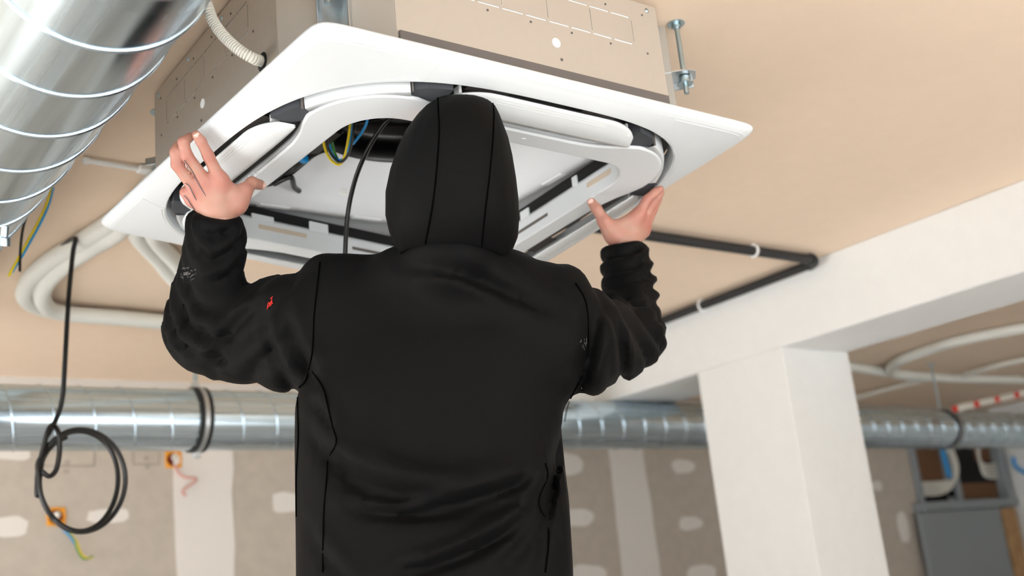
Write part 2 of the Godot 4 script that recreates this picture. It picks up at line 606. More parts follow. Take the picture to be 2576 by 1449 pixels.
func clamp_ring(o: Node3D, c: Vector3, r: float) -> void:
	for q in [[r + 0.001, r + 0.007, 0.022, "rubber", "rubber_lining"], [r + 0.007, r + 0.0095, 0.007, "galvanised", "clamp_band"]]:
		var g := Geo.new()
		var rows := []
		for p in [[q[0], -q[2]], [q[1], -q[2]], [q[1], q[2]], [q[0], q[2]], [q[0], -q[2]]]:
			var row := PackedVector3Array()
			for k in 48:
				var a := TAU * k / 48
				row.append(c + Vector3(p[1], cos(a) * p[0], sin(a) * p[0]))
			rows.append(row)
		for k in 4:
			g.grid([rows[k], rows[k + 1]], true, false)
		part(o, q[4], g, q[3])
	for s in [-1.0, 1.0]:
		part(o, "clamp_lug", Geo.new().box(c + Vector3(0, s * (r + 0.016), 0), Vector3(0.026, 0.02, 0.012), Basis.IDENTITY, 0.002), "galvanised")
	part(o, "nut", Geo.new().lathe([Vector2(0.0, 0.012), Vector2(0.009, 0.012), Vector2(0.009, -0.004), Vector2(0.0, -0.004)], 6, Transform3D(Basis.IDENTITY, c + Vector3(0, r + 0.036, 0)), true), "zinc_bolt")

func build_ducts() -> void:
	var near := thing("spiral_duct", "large shiny galvanised spiral duct running beside the cassette unit", "duct")
	var d := Vector3(-0.028, 0, -1).normalized()
	spiral_duct(near, Vector3(0.391, 2.495, -1.446), d, 0.1426, -2.2, 1.9, 0.15, 0.132, 0.0042)
	var cap := Geo.new()
	for s in [-2.2, 1.9]:
		var f := []
		for k in 48:
			f.append(Vector3(0.391, 2.495, -1.446) + d * s + Vector3(cos(TAU * k / 48), sin(TAU * k / 48), 0) * 0.142)
		part(near, "end_cap", Geo.new().fan(f), "galvanised")
	var far := thing("spiral_duct", "long galvanised spiral duct hanging along the grey plasterboard wall", "duct")
	spiral_duct(far, Vector3(0.734, 2.293, -3.55), Vector3(1, 0, 0), 0.1, -1.4, 7.0, 0.118, 0.1, 0.0028)
	var spots := [[on_z(522, 1055, -3.45).x, "rubber lined pipe clamp with rod holding the far duct near the coiled cable"], [5.50, "rubber lined pipe clamp with rod holding the far duct beyond the white column"]]
	for s in spots:
		var c := Vector3(s[0], 2.293, -3.55)
		var o := thing("duct_clamp", s[1], "pipe clamp")
		clamp_ring(o, c, 0.1)
		part(o, "threaded_rod", Geo.new().rod(c + Vector3(0, 0.13, 0), Vector3(c.x, CEIL, c.z), 0.006, 10), "zinc_bolt")
		part(o, "ceiling_flange", Geo.new().lathe([Vector2(0, 0), Vector2(0.022, 0), Vector2(0.022, 0.004), Vector2(0, 0.004)], 16, Transform3D(Basis.IDENTITY, Vector3(c.x, CEIL - 0.004, c.z)), true), "zinc_bolt")
	# hanger end that peeps out under the near duct
	var hb := thing("duct_hanger", "small galvanised hanger bolt under the large shiny duct", "hanger")
	var hp := on_x(8, 618, 0.36)
	part(hb, "bolt", Geo.new().lathe([Vector2(0, 0), Vector2(0.010, 0), Vector2(0.010, 0.012), Vector2(0.006, 0.014), Vector2(0.006, 0.03), Vector2(0, 0.03)], 12, Transform3D(Basis(Vector3.RIGHT, 0.4), hp), true), "zinc_bolt")
	#part(hb, "strap", Geo.new().tube([hp + Vector3(0, 0.01, 0), hp + Vector3(0.01, 0.05, -0.03), Vector3(hp.x + 0.06, 2.50, hp.z - 0.06)], 0.005, 8), "zinc_bolt")

# ---------------------------------------------------------------- the cassette unit on the ceiling
func build_unit() -> void:
	var o := thing("cassette_air_conditioner", "square galvanised ceiling cassette air conditioner without its finished cover, hung on rods", "air conditioner", UNIT)
	var S := 0.42
	var c := 0.1345
	var h := 0.2036
	var w := S - c
	var outline := [Vector2(-w, S), Vector2(w, S), Vector2(S, w), Vector2(S, -w), Vector2(w, -S), Vector2(-w, -S), Vector2(-S, -w), Vector2(-S, w)]
	for k in 8:
		var a: Vector2 = outline[k]
		var b: Vector2 = outline[(k + 1) % 8]
		var mid := (a + b) / 2
		var dir := (b - a).normalized()
		var nrm := Vector2(dir.y, -dir.x)
		if nrm.dot(mid) < 0:
			nrm = -nrm
		var turn := Basis(Vector3(dir.x, 0, dir.y), Vector3.UP, Vector3(dir.x, 0, dir.y).cross(Vector3.UP))
		var at := Vector3(mid.x - nrm.x * 0.001, h / 2, mid.y - nrm.y * 0.001)
		var out := Vector3(nrm.x, 0, nrm.y)
		var along := Vector3(dir.x, 0, dir.y)
		var at0 := Vector3(mid.x, 0, mid.y)
		var sg := 1.0 if k == 0 else -1.0
		var y_lo := 0.112
		var y_hi := 0.166
		var x_from := -0.176
		var x_to := 0.218
		var gp := Geo.new()
		if k == 0 or k == 6:
			# knock-out slots cut through the sheet: two rows and five uprights
			var slots := []
			for y in [y_lo, y_hi]:
				for s in 8:
					slots.append([lerpf(x_from, x_to, (s + 0.04) / 8.0), lerpf(x_from, x_to, (s + 0.94) / 8.0), y - 0.0017, y + 0.0017])
			for s in 5:
				var xx := lerpf(x_from, x_to, s / 4.0)
				slots.append([xx - 0.0011, xx + 0.0011, y_lo + 0.006, y_hi - 0.006])
			var xs := [-w + 0.0005, w - 0.0005]
			var ys := [0.0, h]
			for q in slots:
				xs.append_array([q[0], q[1]])
				ys.append_array([q[2], q[3]])
			xs.sort()
			ys.sort()
			for yi in ys.size() - 1:
				if ys[yi + 1] - ys[yi] < 1e-5:
					continue
				var start: float = xs[0]
				for xi in xs.size() - 1:
					var cx: float = (xs[xi] + xs[xi + 1]) / 2
					var cy: float = (ys[yi] + ys[yi + 1]) / 2
					var cut := false
					for q in slots:
						if xs[xi + 1] - xs[xi] > 1e-5 and cx > q[0] and cx < q[1] and cy > q[2] and cy < q[3]:
							cut = true
					if cut or xi == xs.size() - 2:
						var stop: float = xs[xi] if cut else xs[xi + 1]
						if stop - start > 1e-5:
							gp.box(at0 - out * 0.001 + along * sg * ((start + stop) / 2) + Vector3(0, cy, 0), Vector3(stop - start, ys[yi + 1] - ys[yi], 0.002), turn)
						start = xs[xi + 1]
		else:
			gp.box(at, Vector3(a.distance_to(b) - 0.001, h, 0.002), turn, 0.0006)
		var sp := part(o, "side_panel" if k % 2 == 0 else "corner_panel", gp, "casing_sheet")
		if k == 0 or k == 6:
			part(sp, "insulation_board", Geo.new().box(at0 - out * 0.0064 + Vector3(0, 0.14, 0), Vector3(0.46, 0.09, 0.008), turn, 0.001), "slot_pale", "pale insulation behind the slots")
			var mt := "slot_pale"
			for s in 6:
				var xx := lerpf(x_from - 0.02, x_to + 0.03, s / 5.0)
				for y in [y_lo - 0.012, y_hi + 0.013]:
					part(sp, "rivet_hole_shade", Geo.new().lathe([Vector2(0, 0.001), Vector2(0.0022, 0.001), Vector2(0.0022, -0.001)], 8, Transform3D(Basis(along, out, along.cross(out)), at0 + along * sg * xx + Vector3(0, y, 0)), true), "gasket")  # no hole is cut: a grey disc paints its shade on the sheet
			part(sp, "round_hole", Geo.new().lathe([Vector2(0, 0.0012), Vector2(0.0088, 0.0012), Vector2(0.0088, -0.001)], 20, Transform3D(Basis(along, out, along.cross(out)), at0 + along * sg * 0.032 + Vector3(0, 0.072, 0)), true), mt)
			part(sp, "rivet_hole_shade", Geo.new().lathe([Vector2(0, 0.001), Vector2(0.0028, 0.001), Vector2(0.0028, -0.001)], 8, Transform3D(Basis(along, out, along.cross(out)), at0 + along * sg * 0.04 + Vector3(0, 0.042, 0)), true), "gasket")  # larger grey disc, again the painted shade of a hole
			for s in 4:
				part(sp, "screw", Geo.new().lathe([Vector2(0, 0.003), Vector2(0.003, 0.0026), Vector2(0.0048, 0.001), Vector2(0.005, 0)], 12, Transform3D(Basis(along, out, along.cross(out)), at0 + along * sg * lerpf(-0.23, 0.262, s / 3.0) + Vector3(0, h - 0.012, 0))), "zinc_bolt")
		if k == 0:
			part(sp, "gasket_strip", Geo.new().box(at0 + Vector3(0, 0.011, 0) + out * 0.0025, Vector3(0.565, 0.019, 0.005), turn, 0.001), "gasket", "dark grey foam gasket along the bottom edge")
		if k == 6:
			# conduit entry near the open end of this face
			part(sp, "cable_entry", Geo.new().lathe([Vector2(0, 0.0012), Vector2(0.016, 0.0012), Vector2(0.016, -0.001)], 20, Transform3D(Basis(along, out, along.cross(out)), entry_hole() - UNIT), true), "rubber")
		if k % 2 == 1:
			# hanger bracket on each cut-off corner
			var bk := part(o, "hanger_bracket", bracket(at0, along, out, h), "galvanised")
			part(bk, "nut", Geo.new().lathe([Vector2(0, 0.02), Vector2(0.012, 0.02), Vector2(0.012, 0.009), Vector2(0.017, 0.008), Vector2(0.017, 0.006), Vector2(0, 0.006)], 6, Transform3D(Basis.IDENTITY, at0 + out * 0.038 + Vector3(0, 0.078, 0)), true), "zinc_bolt")
			part(bk, "washer", Geo.new().lathe([Vector2(0, 0.0005), Vector2(0.016, 0.0005), Vector2(0.016, -0.0015), Vector2(0, -0.0015)], 20, Transform3D(Basis.IDENTITY, at0 + out * 0.038 + Vector3(0, 0.104, 0)), true), "zinc_bolt")
			var p := UNIT + at0 + out * 0.038
			var names := {7: "zinc threaded rod holding the cassette unit over the panel corner beside the grey conduit", 1: "zinc threaded rod holding the cassette unit on the side of the white column", 3: "zinc threaded rod holding the hidden far corner of the cassette unit", 5: "zinc threaded rod holding the cassette unit above the looped white pipes"}
			var rod := thing("threaded_rod", names[k], "threaded rod", Vector3(p.x, p.y + 0.05, p.z), Basis.IDENTITY, "rods carrying the cassette unit")
			part(rod, "shaft", Geo.new().rod(Vector3(0, 0.014, 0), Vector3(0, CEIL - p.y - 0.05, 0), 0.005, 12), "zinc_bolt")
			part(rod, "ceiling_flange", Geo.new().lathe([Vector2(0, 0), Vector2(0.017, 0), Vector2(0.017, 0.003), Vector2(0, 0.003)], 20, Transform3D(Basis.IDENTITY, Vector3(0, CEIL - p.y - 0.05 - 0.003, 0)), true), "zinc_bolt")
			part(rod, "flange_nut", Geo.new().lathe([Vector2(0, 0), Vector2(0.009, 0), Vector2(0.009, 0.008), Vector2(0, 0.008)], 6, Transform3D(Basis.IDENTITY, Vector3(0, CEIL - p.y - 0.05 - 0.011, 0)), true), "zinc_bolt")
	# top sheet
	var top := PackedVector2Array()
	for q in outline:
		top.append(q * 0.997)
	part(o, "top_sheet", Geo.new().prism(top, h - 0.002, h), "casing_sheet")
	# drain pan: square rim passing into the round air intake
	var rows := []
	var secs := [[0.408, 8.0, 0.014], [0.372, 8.0, 0.014], [0.366, 8.0, 0.022], [0.335, 7.0, 0.024], [0.330, 7.0, 0.012], [0.300, 7.0, 0.012], [0.294, 7.0, 0.030], [0.272, 6.0, 0.034], [0.262, 5.0, 0.066], [0.240, 3.0, 0.078], [0.215, 2.0, 0.088], [0.205, 2.0, 0.100]]
	for s in secs:
		var row := PackedVector3Array()
		for k in 128:
			var an := TAU * k / 128
			var r: float = s[0] / pow(pow(absf(cos(an)), s[1]) + pow(absf(sin(an)), s[1]), 1.0 / s[1])
			row.append(Vector3(cos(an) * r, s[2], sin(an) * r))
		rows.append(row)
	var pan := part(o, "drain_pan", Geo.new().grid(rows, true), "pan_white", "white moulded drain pan")
	for q in [Vector3(-0.16, 0.012, -0.318), Vector3(0.06, 0.012, -0.318), Vector3(0.318, 0.012, 0.03), Vector3(0.318, 0.012, 0.2)]:
		var sz := Vector3(0.07, 0.006, 0.018) if absf(q.z) > 0.3 else Vector3(0.018, 0.006, 0.07)
		part(pan, "moulded_rib", Geo.new().box(q, sz, Basis.IDENTITY, 0.003), "pan_white")
	part(pan, "pan_plug", Geo.new().box(Vector3(-0.02, 0.05, -0.27), Vector3(0.02, 0.022, 0.008), Basis.IDENTITY, 0.002), "clip_white")
	part(pan, "support_lug", Geo.new().box(Vector3(0.22, 0.05, 0.255), Vector3(0.02, 0.06, 0.012), Basis.IDENTITY, 0.002), "clip_white")
	part(o, "fan_shroud", Geo.new().lathe([Vector2(0.206, 0.098), Vector2(0.2, 0.106), Vector2(0.196, 0.13), Vector2(0.21, 0.185), Vector2(0.0, 0.19)], 64), "black_plastic", "black round fan shroud")
	part(o, "fan_hub", Geo.new().lathe([Vector2(0, 0.122), Vector2(0.05, 0.124), Vector2(0.085, 0.135), Vector2(0.1, 0.16), Vector2(0.1, 0.188)], 48), "black_plastic", "domed black fan hub")
	for k in 7:
		var an := TAU * k / 7
		part(o, "fan_blade", Geo.new().box(Vector3(cos(an) * 0.15, 0.165, sin(an) * 0.15), Vector3(0.1, 0.04, 0.004), Basis(Vector3.UP, -an + 0.5) * Basis(Vector3.RIGHT, 0.5), 0.001), "black_plastic")
	# control box with its wiring on the side of the conduit
	var cb := part(o, "control_box", Geo.new().box(local_pick(770, 380, 0.05) + Vector3(-0.03, 0.02, 0.02), Vector3(0.09, 0.07, 0.22), Basis.IDENTITY, 0.003), "black_plastic")
	part(cb, "connector", Geo.new().box(local_pick(762, 398, 0.03), Vector3(0.02, 0.016, 0.014), Basis(Vector3.UP, 0.5), 0.002), "wire_blue", "blue plug connector")
	part(cb, "terminal_strip", Geo.new().box(Vector3(-0.252, 0.045, 0.13), Vector3(0.02, 0.03, 0.12), Basis.IDENTITY, 0.002), "cable_black")
	for q in [["wire_yellow", [[818, 330, 0.05], [815, 362, 0.032], [829, 398, 0.018], [852, 414, 0.008], [866, 396, 0.01], [877, 345, 0.018], [882, 296, 0.05]]],
		["cable_black", [[824, 330, 0.05], [822, 360, 0.032], [836, 392, 0.018], [856, 408, 0.006], [876, 388, 0.008], [889, 340, 0.018], [892, 296, 0.05]]],
		["wire_blue", [[828, 335, 0.055], [830, 372, 0.035], [845, 400, 0.02], [866, 398, 0.012], [880, 360, 0.015], [884, 296, 0.05]]],
		["wire_green", [[828, 330, 0.06], [834, 352, 0.045], [842, 385, 0.035], [850, 402, 0.02]]],
		["wire_blue", [[888, 362, 0.05], [905, 340, 0.055], [920, 315, 0.06], [926, 292, 0.07]]]]:
		var pts := []
		for p in q[1]:
			pts.append(local_pick(p[0], p[1], p[2]))
		part(o, "wire", Geo.new().tube(Geo.spline(pts, 8), 0.0027, 8), q[0])
	for q in [[[700, 420, 0.03], [745, 412, 0.03], [800, 382, 0.04], [822, 376, 0.05]], [[690, 462, 0.02], [730, 445, 0.022], [740, 470, 0.03], [752, 480, 0.035]], [[640, 470, 0.02], [700, 455, 0.025], [735, 425, 0.03], [770, 400, 0.035]]]:
		var pts := []
		for p in q:
			pts.append(local_pick(p[0], p[1], p[2]))
		part(o, "loom", Geo.new().tube(Geo.spline(pts, 6), 0.006, 8), "cable_black", "black wiring loom")

# a point under the unit seen at that pixel, at a height above the unit's underside
func local_pick(u: float, v: float, up: float) -> Vector3:
	return on_y(u, v, UNIT.y + up) - UNIT

func entry_hole() -> Vector3:
	return on_x(661, 156, UNIT.x - 0.42)

func bracket(at0: Vector3, along: Vector3, out: Vector3, h: float) -> Geo:
	var g := Geo.new()
	var turn := Basis(along, Vector3.UP, along.cross(Vector3.UP))
	g.box(at0 + out * 0.002 + Vector3(0, h * 0.5, 0), Vector3(0.05, h - 0.004, 0.003), turn, 0.001)
	for s in [-1.0, 1.0]:
		g.box(at0 + along * s * 0.025 + out * 0.008 + Vector3(0, h * 0.5, 0), Vector3(0.003, h - 0.004, 0.014), turn, 0.001)
	# slotted lug that the rod passes
	var poly := PackedVector2Array([Vector2(-0.03, 0.0), Vector2(0.03, 0.0), Vector2(0.026, 0.045), Vector2(0.017, 0.06), Vector2(-0.017, 0.06), Vector2(-0.026, 0.045)])
	g.prism(poly, 0.0, 0.003, Transform3D(Basis(along, Vector3.UP, out), at0 + Vector3(0, 0.1, 0)))
	g.box(at0 + out * 0.03 + along * 0.027 + Vector3(0, 0.094, 0), Vector3(0.003, 0.016, 0.05), turn, 0.001)
	return g

# ---------------------------------------------------------------- decoration panel held against it
func bent(p: Vector3) -> Vector3:
	return Vector3(p.x, p.y - TWIST * p.x * p.z / (0.475 * 0.475), p.z)

func bend(g: Geo) -> Geo:
	for k in g.v.size():
		g.v[k] = bent(g.v[k])
	return g

func contour(a: float, n: float, an: float) -> float:
	return a / pow(pow(absf(cos(an)), n) + pow(absf(sin(an)), n), 1.0 / n)

func octant(pts: Array) -> PackedVector2Array:
	# points from the middle of the +z side to its corner, mirrored round to a closed outline
	var half := []
	for p in pts:
		half.append(p)
	var side := []
	for k in range(half.size() - 1, 0, -1):
		side.append(Vector2(-half[k].x, half[k].y))
	for k in half.size() - 1:
		side.append(half[k])
	var out := PackedVector2Array()
	for q in 4:
		for p in side:
			out.append(p.rotated(q * -PI / 2))
	return out

func grown(poly: PackedVector2Array, by: float) -> PackedVector2Array:
	var out := PackedVector2Array()
	var m := poly.size()
	for k in m:
		var t := (poly[(k + 1) % m] - poly[(k - 1 + m) % m]).normalized()
		var nn := Vector2(-t.y, t.x)
		if nn.dot(poly[k]) < 0:
			nn = -nn
		out.append(poly[k] + nn * by)
	return out

func loops(secs: Array) -> Geo:
	# closed ring body through outlines at heights: [outline, y]
	var rows := []
	for s in secs:
		var row := PackedVector3Array()
		for p in s[0]:
			row.append(Vector3(p.x, s[1], p.y))
		rows.append(row)
	return Geo.new().grid(rows, true)

func build_panel() -> void:
	var turn := Basis(Vector3.UP, 0.035) * Basis(Vector3.RIGHT, -0.0393) * Basis(Vector3.BACK, -0.0368)
	var o := thing("decoration_panel", "square white plastic cover panel with open air flaps pressed up under the cassette unit", "ceiling panel", PANEL, turn)
	var angles := []
	for q in 4:
		for k in 64:
			angles.append(q * PI / 2 + PI / 2 * k / 64.0)
		for e in [-3.4, -2.6, -1.9, -1.2, -0.7, -0.35, 0.35, 0.7, 1.2, 1.9, 2.6, 3.4]:
			angles.append(q * PI / 2 + PI / 4 + deg_to_rad(e * 0.7))
	angles.sort()
	var ring_at := func(inner: float, y: float, mix := -1.0, inset := 0.0):
		# mix < 0: the opening grown by «inner»; else between the opening (0) and the outer edge (1) less «inset»
		var row := PackedVector3Array()
		for an in angles:
			var ro := contour(OPEN_A + inner, OPEN_N, an)
			var rq := contour(0.475 - inset, 36.0, an)
			var r := ro if mix < 0.0 else lerpf(ro, rq, mix)
			row.append(Vector3(cos(an) * r, y, sin(an) * r))
		return row
	var g := Geo.new()
	g.grid([ring_at.call(0.0, 0.030), ring_at.call(0.0, 0.003 - DROP), ring_at.call(0.0008, 0.0008 - DROP), ring_at.call(0.0022, -DROP), ring_at.call(0.0022, -DROP * 0.72, 0.3, 0.0145), ring_at.call(0.0022, -DROP * 0.38, 0.65, 0.0145), ring_at.call(0.0022, 0.0, 1.0, 0.0145),
		ring_at.call(0.0, 0.0012, 1.0, 0.0140), ring_at.call(0.0, 0.0030, 1.0, 0.0092), ring_at.call(0.0, 0.0060, 1.0, 0.0046), ring_at.call(0.0, 0.0105, 1.0, 0.0012), ring_at.call(0.0, 0.0145, 1.0, 0.0), ring_at.call(0.0, 0.0180, 1.0, 0.002),
		ring_at.call(0.0, 0.020, 1.0, 0.006), ring_at.call(0.0, 0.020, 0.6, 0.01), ring_at.call(0.003, 0.020), ring_at.call(0.003, 0.030), ring_at.call(0.0, 0.030)], true, true)
	part(o, "frame_plate", bend(g), "panel_white")
	# thin corner covers, each a separate plate with its own edge
	for q in 4:
		var rows := []
		for k in 8:
			var f := k / 7.0
			var half := deg_to_rad(lerpf(12.6, 15.6, f))
			var row := PackedVector3Array()
			for m in 29:
				var an := q * PI / 2 + PI / 4 + lerpf(-half, half, m / 28.0)
				var ro := contour(OPEN_A + 0.0035, OPEN_N, an)
				var rq := contour(0.475 - 0.0175, 30.0, an)
				var r := lerpf(ro, rq, f)
				var full := contour(0.475 - 0.0145, 36.0, an)
				var t := clampf((r - contour(OPEN_A + 0.0022, OPEN_N, an)) / (full - contour(OPEN_A + 0.0022, OPEN_N, an)), 0.0, 1.0)
				row.append(Vector3(cos(an) * r, -DROP * (1.0 - t) - 0.0011, sin(an) * r))
			rows.append(row)
		var gc := Geo.new().grid(rows, false, false)
		var rim := []
		for m in 29:
			rim.append(rows[0][m])
		for k in range(1, 8):
			rim.append(rows[k][28])
		for m in range(27, -1, -1):
			rim.append(rows[7][m])
		for k in range(6, 0, -1):
			rim.append(rows[k][0])
		var lower := PackedVector3Array()
		var upper := PackedVector3Array()
		for p in rim:
			lower.append(p)
			upper.append(p + Vector3(0, 0.0016, 0))
		gc.grid([lower, upper], true, false)
		part(o, "corner_cover", bend(gc), "panel_white")
	# fine mouldings that follow the opening
	for s in [0.0045, 0.0085]:
		for q in 4:
			var pts := []
			for m in 33:
				var an := q * PI / 2 + PI / 4 + deg_to_rad(lerpf(-12.0, 12.0, m / 32.0))
				var r := contour(OPEN_A + s, OPEN_N, an)
				pts.append(bent(Vector3(cos(an) * r, -DROP * 0.93 - 0.0012, sin(an) * r)))
			part(o, "edge_moulding", Geo.new().tube(pts, 0.0006, 5), "panel_white")
	# ring of the intake grille
	var outer := [Vector2(0, 0.345), Vector2(0.06, 0.345), Vector2(0.12, 0.346), Vector2(0.15, 0.349), Vector2(0.185, 0.3565), Vector2(0.21, 0.3655), Vector2(0.236, 0.3725), Vector2(0.25, 0.3745)]
	for dg in [75.0, 60.0, 45.0]:
		outer.append(Vector2(0.245, 0.245) + Vector2(cos(deg_to_rad(dg)), sin(deg_to_rad(dg))) * 0.13)
	var inner := [Vector2(0, 0.302), Vector2(0.04, 0.302), Vector2(0.08, 0.302), Vector2(0.12, 0.302), Vector2(0.15, 0.302), Vector2(0.185, 0.302), Vector2(0.205, 0.302), Vector2(0.222, 0.302)]
	for dg in [75.0, 60.0, 45.0]:
		inner.append(Vector2(0.222, 0.222) + Vector2(cos(deg_to_rad(dg)), sin(deg_to_rad(dg))) * 0.08)
	var po := fine(octant(outer))
	var pi := fine(octant(inner))
	var ring := loops([[grown(po, -0.0035), -0.022], [grown(po, -0.001), -0.0212], [po, -0.019], [po, -0.0165], [grown(po, -0.0016), -0.0155], [grown(po, -0.0016), -0.013], [grown(po, -0.0004), -0.012], [grown(po, -0.0004), -0.006], [grown(po, -0.006), -0.002], [grown(pi, 0.014), -0.002], [grown(pi, 0.014), 0.03], [grown(pi, 0.004), 0.03], [pi, 0.02], [pi, -0.019], [grown(pi, 0.001), -0.0212], [grown(pi, 0.0035), -0.022], [grown(po, -0.0035), -0.022]])
	var rg := part(o, "intake_ring", bend(ring), "panel_white", "white ring round the open air intake")
	part(o, "intake_foam", bend(loops([[grown(pi, 0.002), 0.03], [grown(pi, 0.002), 0.052], [grown(pi, 0.018), 0.052], [grown(pi, 0.018), 0.03], [grown(pi, 0.002), 0.03]])), "foam_black", "black foam strip round the intake")
	for q in [[641, 437], [652, 432], [629, 444], [1318, 349]]:
		var p := panel_pick(q[0], q[1], -0.0222)
		part(rg, "moulded_mark", bend(Geo.new().box(p, Vector3(0.0085, 0.0012, 0.0022), Basis(Vector3.UP, -0.1), 0.0004)), "clip_white")
	# air channel behind flaps
	var dark := Geo.new()
	var op := PackedVector2Array()
	for p in po:
		var an := p.angle()
		op.append(Vector2(cos(an), sin(an)) * contour(OPEN_A - 0.001, OPEN_N, an))
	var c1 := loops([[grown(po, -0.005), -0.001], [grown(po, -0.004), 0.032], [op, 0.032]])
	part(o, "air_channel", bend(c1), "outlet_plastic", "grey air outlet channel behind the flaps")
	# four sides: flap, hinge lugs and foam seals; four corner inserts
	for q in 4:
		var spin := Transform3D(Basis(Vector3.UP, q * PI / 2), Vector3.ZERO)
		var rows_t := []
		var rows_b := []
		for k in 41:
			var u := -1.0 + 2.0 * k / 40.0
			var x := 0.212 * u
			var lens := 1.0 if absf(u) < 0.58 else sqrt(maxf(0.0, 1.0 - pow((absf(u) - 0.58) / 0.42, 2.0)))
			var z_in := 0.374 + 0.003 * (1.0 - lens)
			var z_out := lerpf(z_in + 0.002, 0.428, lens)
			var rt := PackedVector3Array()
			var rb := PackedVector3Array()
			for s in 9:
				var f := s / 8.0
				var z := lerpf(z_in, z_out, f)
				var y := lerpf(-0.0275, -0.0145, (z - 0.374) / (0.428 - 0.374)) - 0.005 * sin(PI * f) * lens
				rb.append(spin * Vector3(x, y, z))
				rt.append(spin * Vector3(x, y + 0.004, z))
			rt.reverse()
			var loop := PackedVector3Array()
			loop.append_array(rb)
			loop.append_array(rt)
			rows_t.append(loop)
		var vane := part(o, "air_flap", bend(Geo.new().grid(rows_t, true)), "vane_white", "curved white air flap standing open")
		for s in 3:
			var pts := []
			for k in 21:
				var x := lerpf(-0.12, 0.12, k / 20.0)
				var z := 0.4235 - s * 0.0042
				var y := lerpf(-0.0275, -0.0145, (z - 0.374) / (0.428 - 0.374)) - 0.005 * sin(PI * (z - 0.374) / 0.054)
				pts.append(bent(spin * Vector3(x, y, z)))
			part(vane, "flap_ridge", Geo.new().tube(pts, 0.0006, 5), "vane_white")
		for s in [-1.0, 1.0]:
			var poly := PackedVector2Array([Vector2(s * 0.268, 0.378), Vector2(s * 0.262, 0.394), Vector2(s * 0.246, 0.406), Vector2(s * 0.206, 0.418), Vector2(s * 0.200, 0.384), Vector2(s * 0.222, 0.366)])
			if s > 0:
				poly.reverse()
			part(o, "foam_seal", bend(Geo.new().prism(poly, -0.016, 0.016, spin)), "foam_grey", "dark grey foam seal at a flap end")
			part(o, "hinge_lug", bend(Geo.new().box(spin * Vector3(s * 0.184, -0.010, 0.400), Vector3(0.006, 0.026, 0.016) if q % 2 == 0 else Vector3(0.016, 0.026, 0.006), Basis.IDENTITY, 0.0015)), "clip_white")
			part(o, "channel_flap", bend(Geo.new().box(spin * Vector3(s * 0.12, 0.010, 0.402), Vector3(0.08, 0.002, 0.03) if q % 2 == 0 else Vector3(0.03, 0.002, 0.08), Basis.IDENTITY, 0.0005)), "gasket")
		var wl := []
		for y in [-0.019, -0.008, 0.004, 0.028]:
			var row := PackedVector3Array()
			for k in 17:
				var an := PI / 4 + deg_to_rad(-10.5 + 21.0 * k / 16.0)
				var r := contour(0.4215 if y > -0.01 else 0.4195, OPEN_N, an)
				row.append(spin * Vector3(cos(an) * r, y, sin(an) * r))
			wl.append(row)
		var inner_row := PackedVector3Array()
		for p in wl[3]:
			inner_row.append(p * Vector3(0.97, 1, 0.97))
		wl.append(inner_row)
		var low := PackedVector3Array()
		for p in wl[0]:
			low.append(p * Vector3(0.97, 1, 0.97))
		wl.append(low)
		wl.append(wl[0])
		part(o, "corner_insert", bend(Geo.new().grid(wl, false)), "panel_white")
		for s in [-1.0, 1.0]:
			var an: float = PI / 4 + s * deg_to_rad(10.9)
			var r := contour(0.4225, OPEN_N, an)
			part(o, "corner_gap_shade", bend(Geo.new().box(spin * Vector3(cos(an) * r, 0.0, sin(an) * r), Vector3(0.0035, 0.040, 0.0045), Basis(Vector3.UP, -an), 0.0005)), "gasket")  # grey bar paints the shade of the gap beside the corner insert
	# latches and slots on the inner wall of the ring
	for q in [[2, -0.20, -0.09, 0.004, 0.014, "slot_beige", "latch_slot"], [2, 0.02, 0.17, 0.000, 0.007, "gasket", "latch_slot"], [1, 0.16, 0.26, 0.002, 0.014, "slot_beige", "latch_slot"], [1, -0.13, 0.03, -0.002, 0.005, "gasket", "latch_slot"], [1, -0.16, -0.09, -0.014, -0.006, "slot_beige", "latch_slot"]]:
		var size := Vector3(0.0016, q[4] - q[3], q[2] - q[1]) if q[0] == 1 else Vector3(q[2] - q[1], q[4] - q[3], 0.0016)
		var at := Vector3(0.3015, (q[3] + q[4]) / 2, (q[1] + q[2]) / 2) if q[0] == 1 else Vector3((q[1] + q[2]) / 2, (q[3] + q[4]) / 2, -0.3015)
		part(rg, q[6], bend(Geo.new().box(at, size, Basis.IDENTITY, 0.0006)), q[5])
	for q in [[1, 0.125, 0.016, 0.022], [1, -0.045, 0.03, 0.02], [1, -0.17, 0.05, 0.014], [2, -0.06, 0.045, 0.022], [2, -0.19, 0.05, 0.012], [2, 0.2, 0.04, 0.014]]:
		var size := Vector3(0.005, q[3], q[2]) if q[0] == 1 else Vector3(q[2], q[3], 0.005)
		var at := Vector3(0.303, 0.028 + q[3] / 2 - 0.004, q[1]) if q[0] == 1 else Vector3(q[1], 0.028 + q[3] / 2 - 0.004, -0.303)
		part(rg, "clip_tab", bend(Geo.new().box(at, size, Basis.IDENTITY, 0.0012)), "panel_white")

func fine(poly: PackedVector2Array) -> PackedVector2Array:
	# rounder: Catmull-Rom through the outline, two steps for each point
	var out := PackedVector2Array()
	var m := poly.size()
	for k in m:
		for s in 3:
			out.append(poly[k].cubic_interpolate(poly[(k + 1) % m], poly[(k - 1 + m) % m], poly[(k + 2) % m], s / 3.0))
	return out

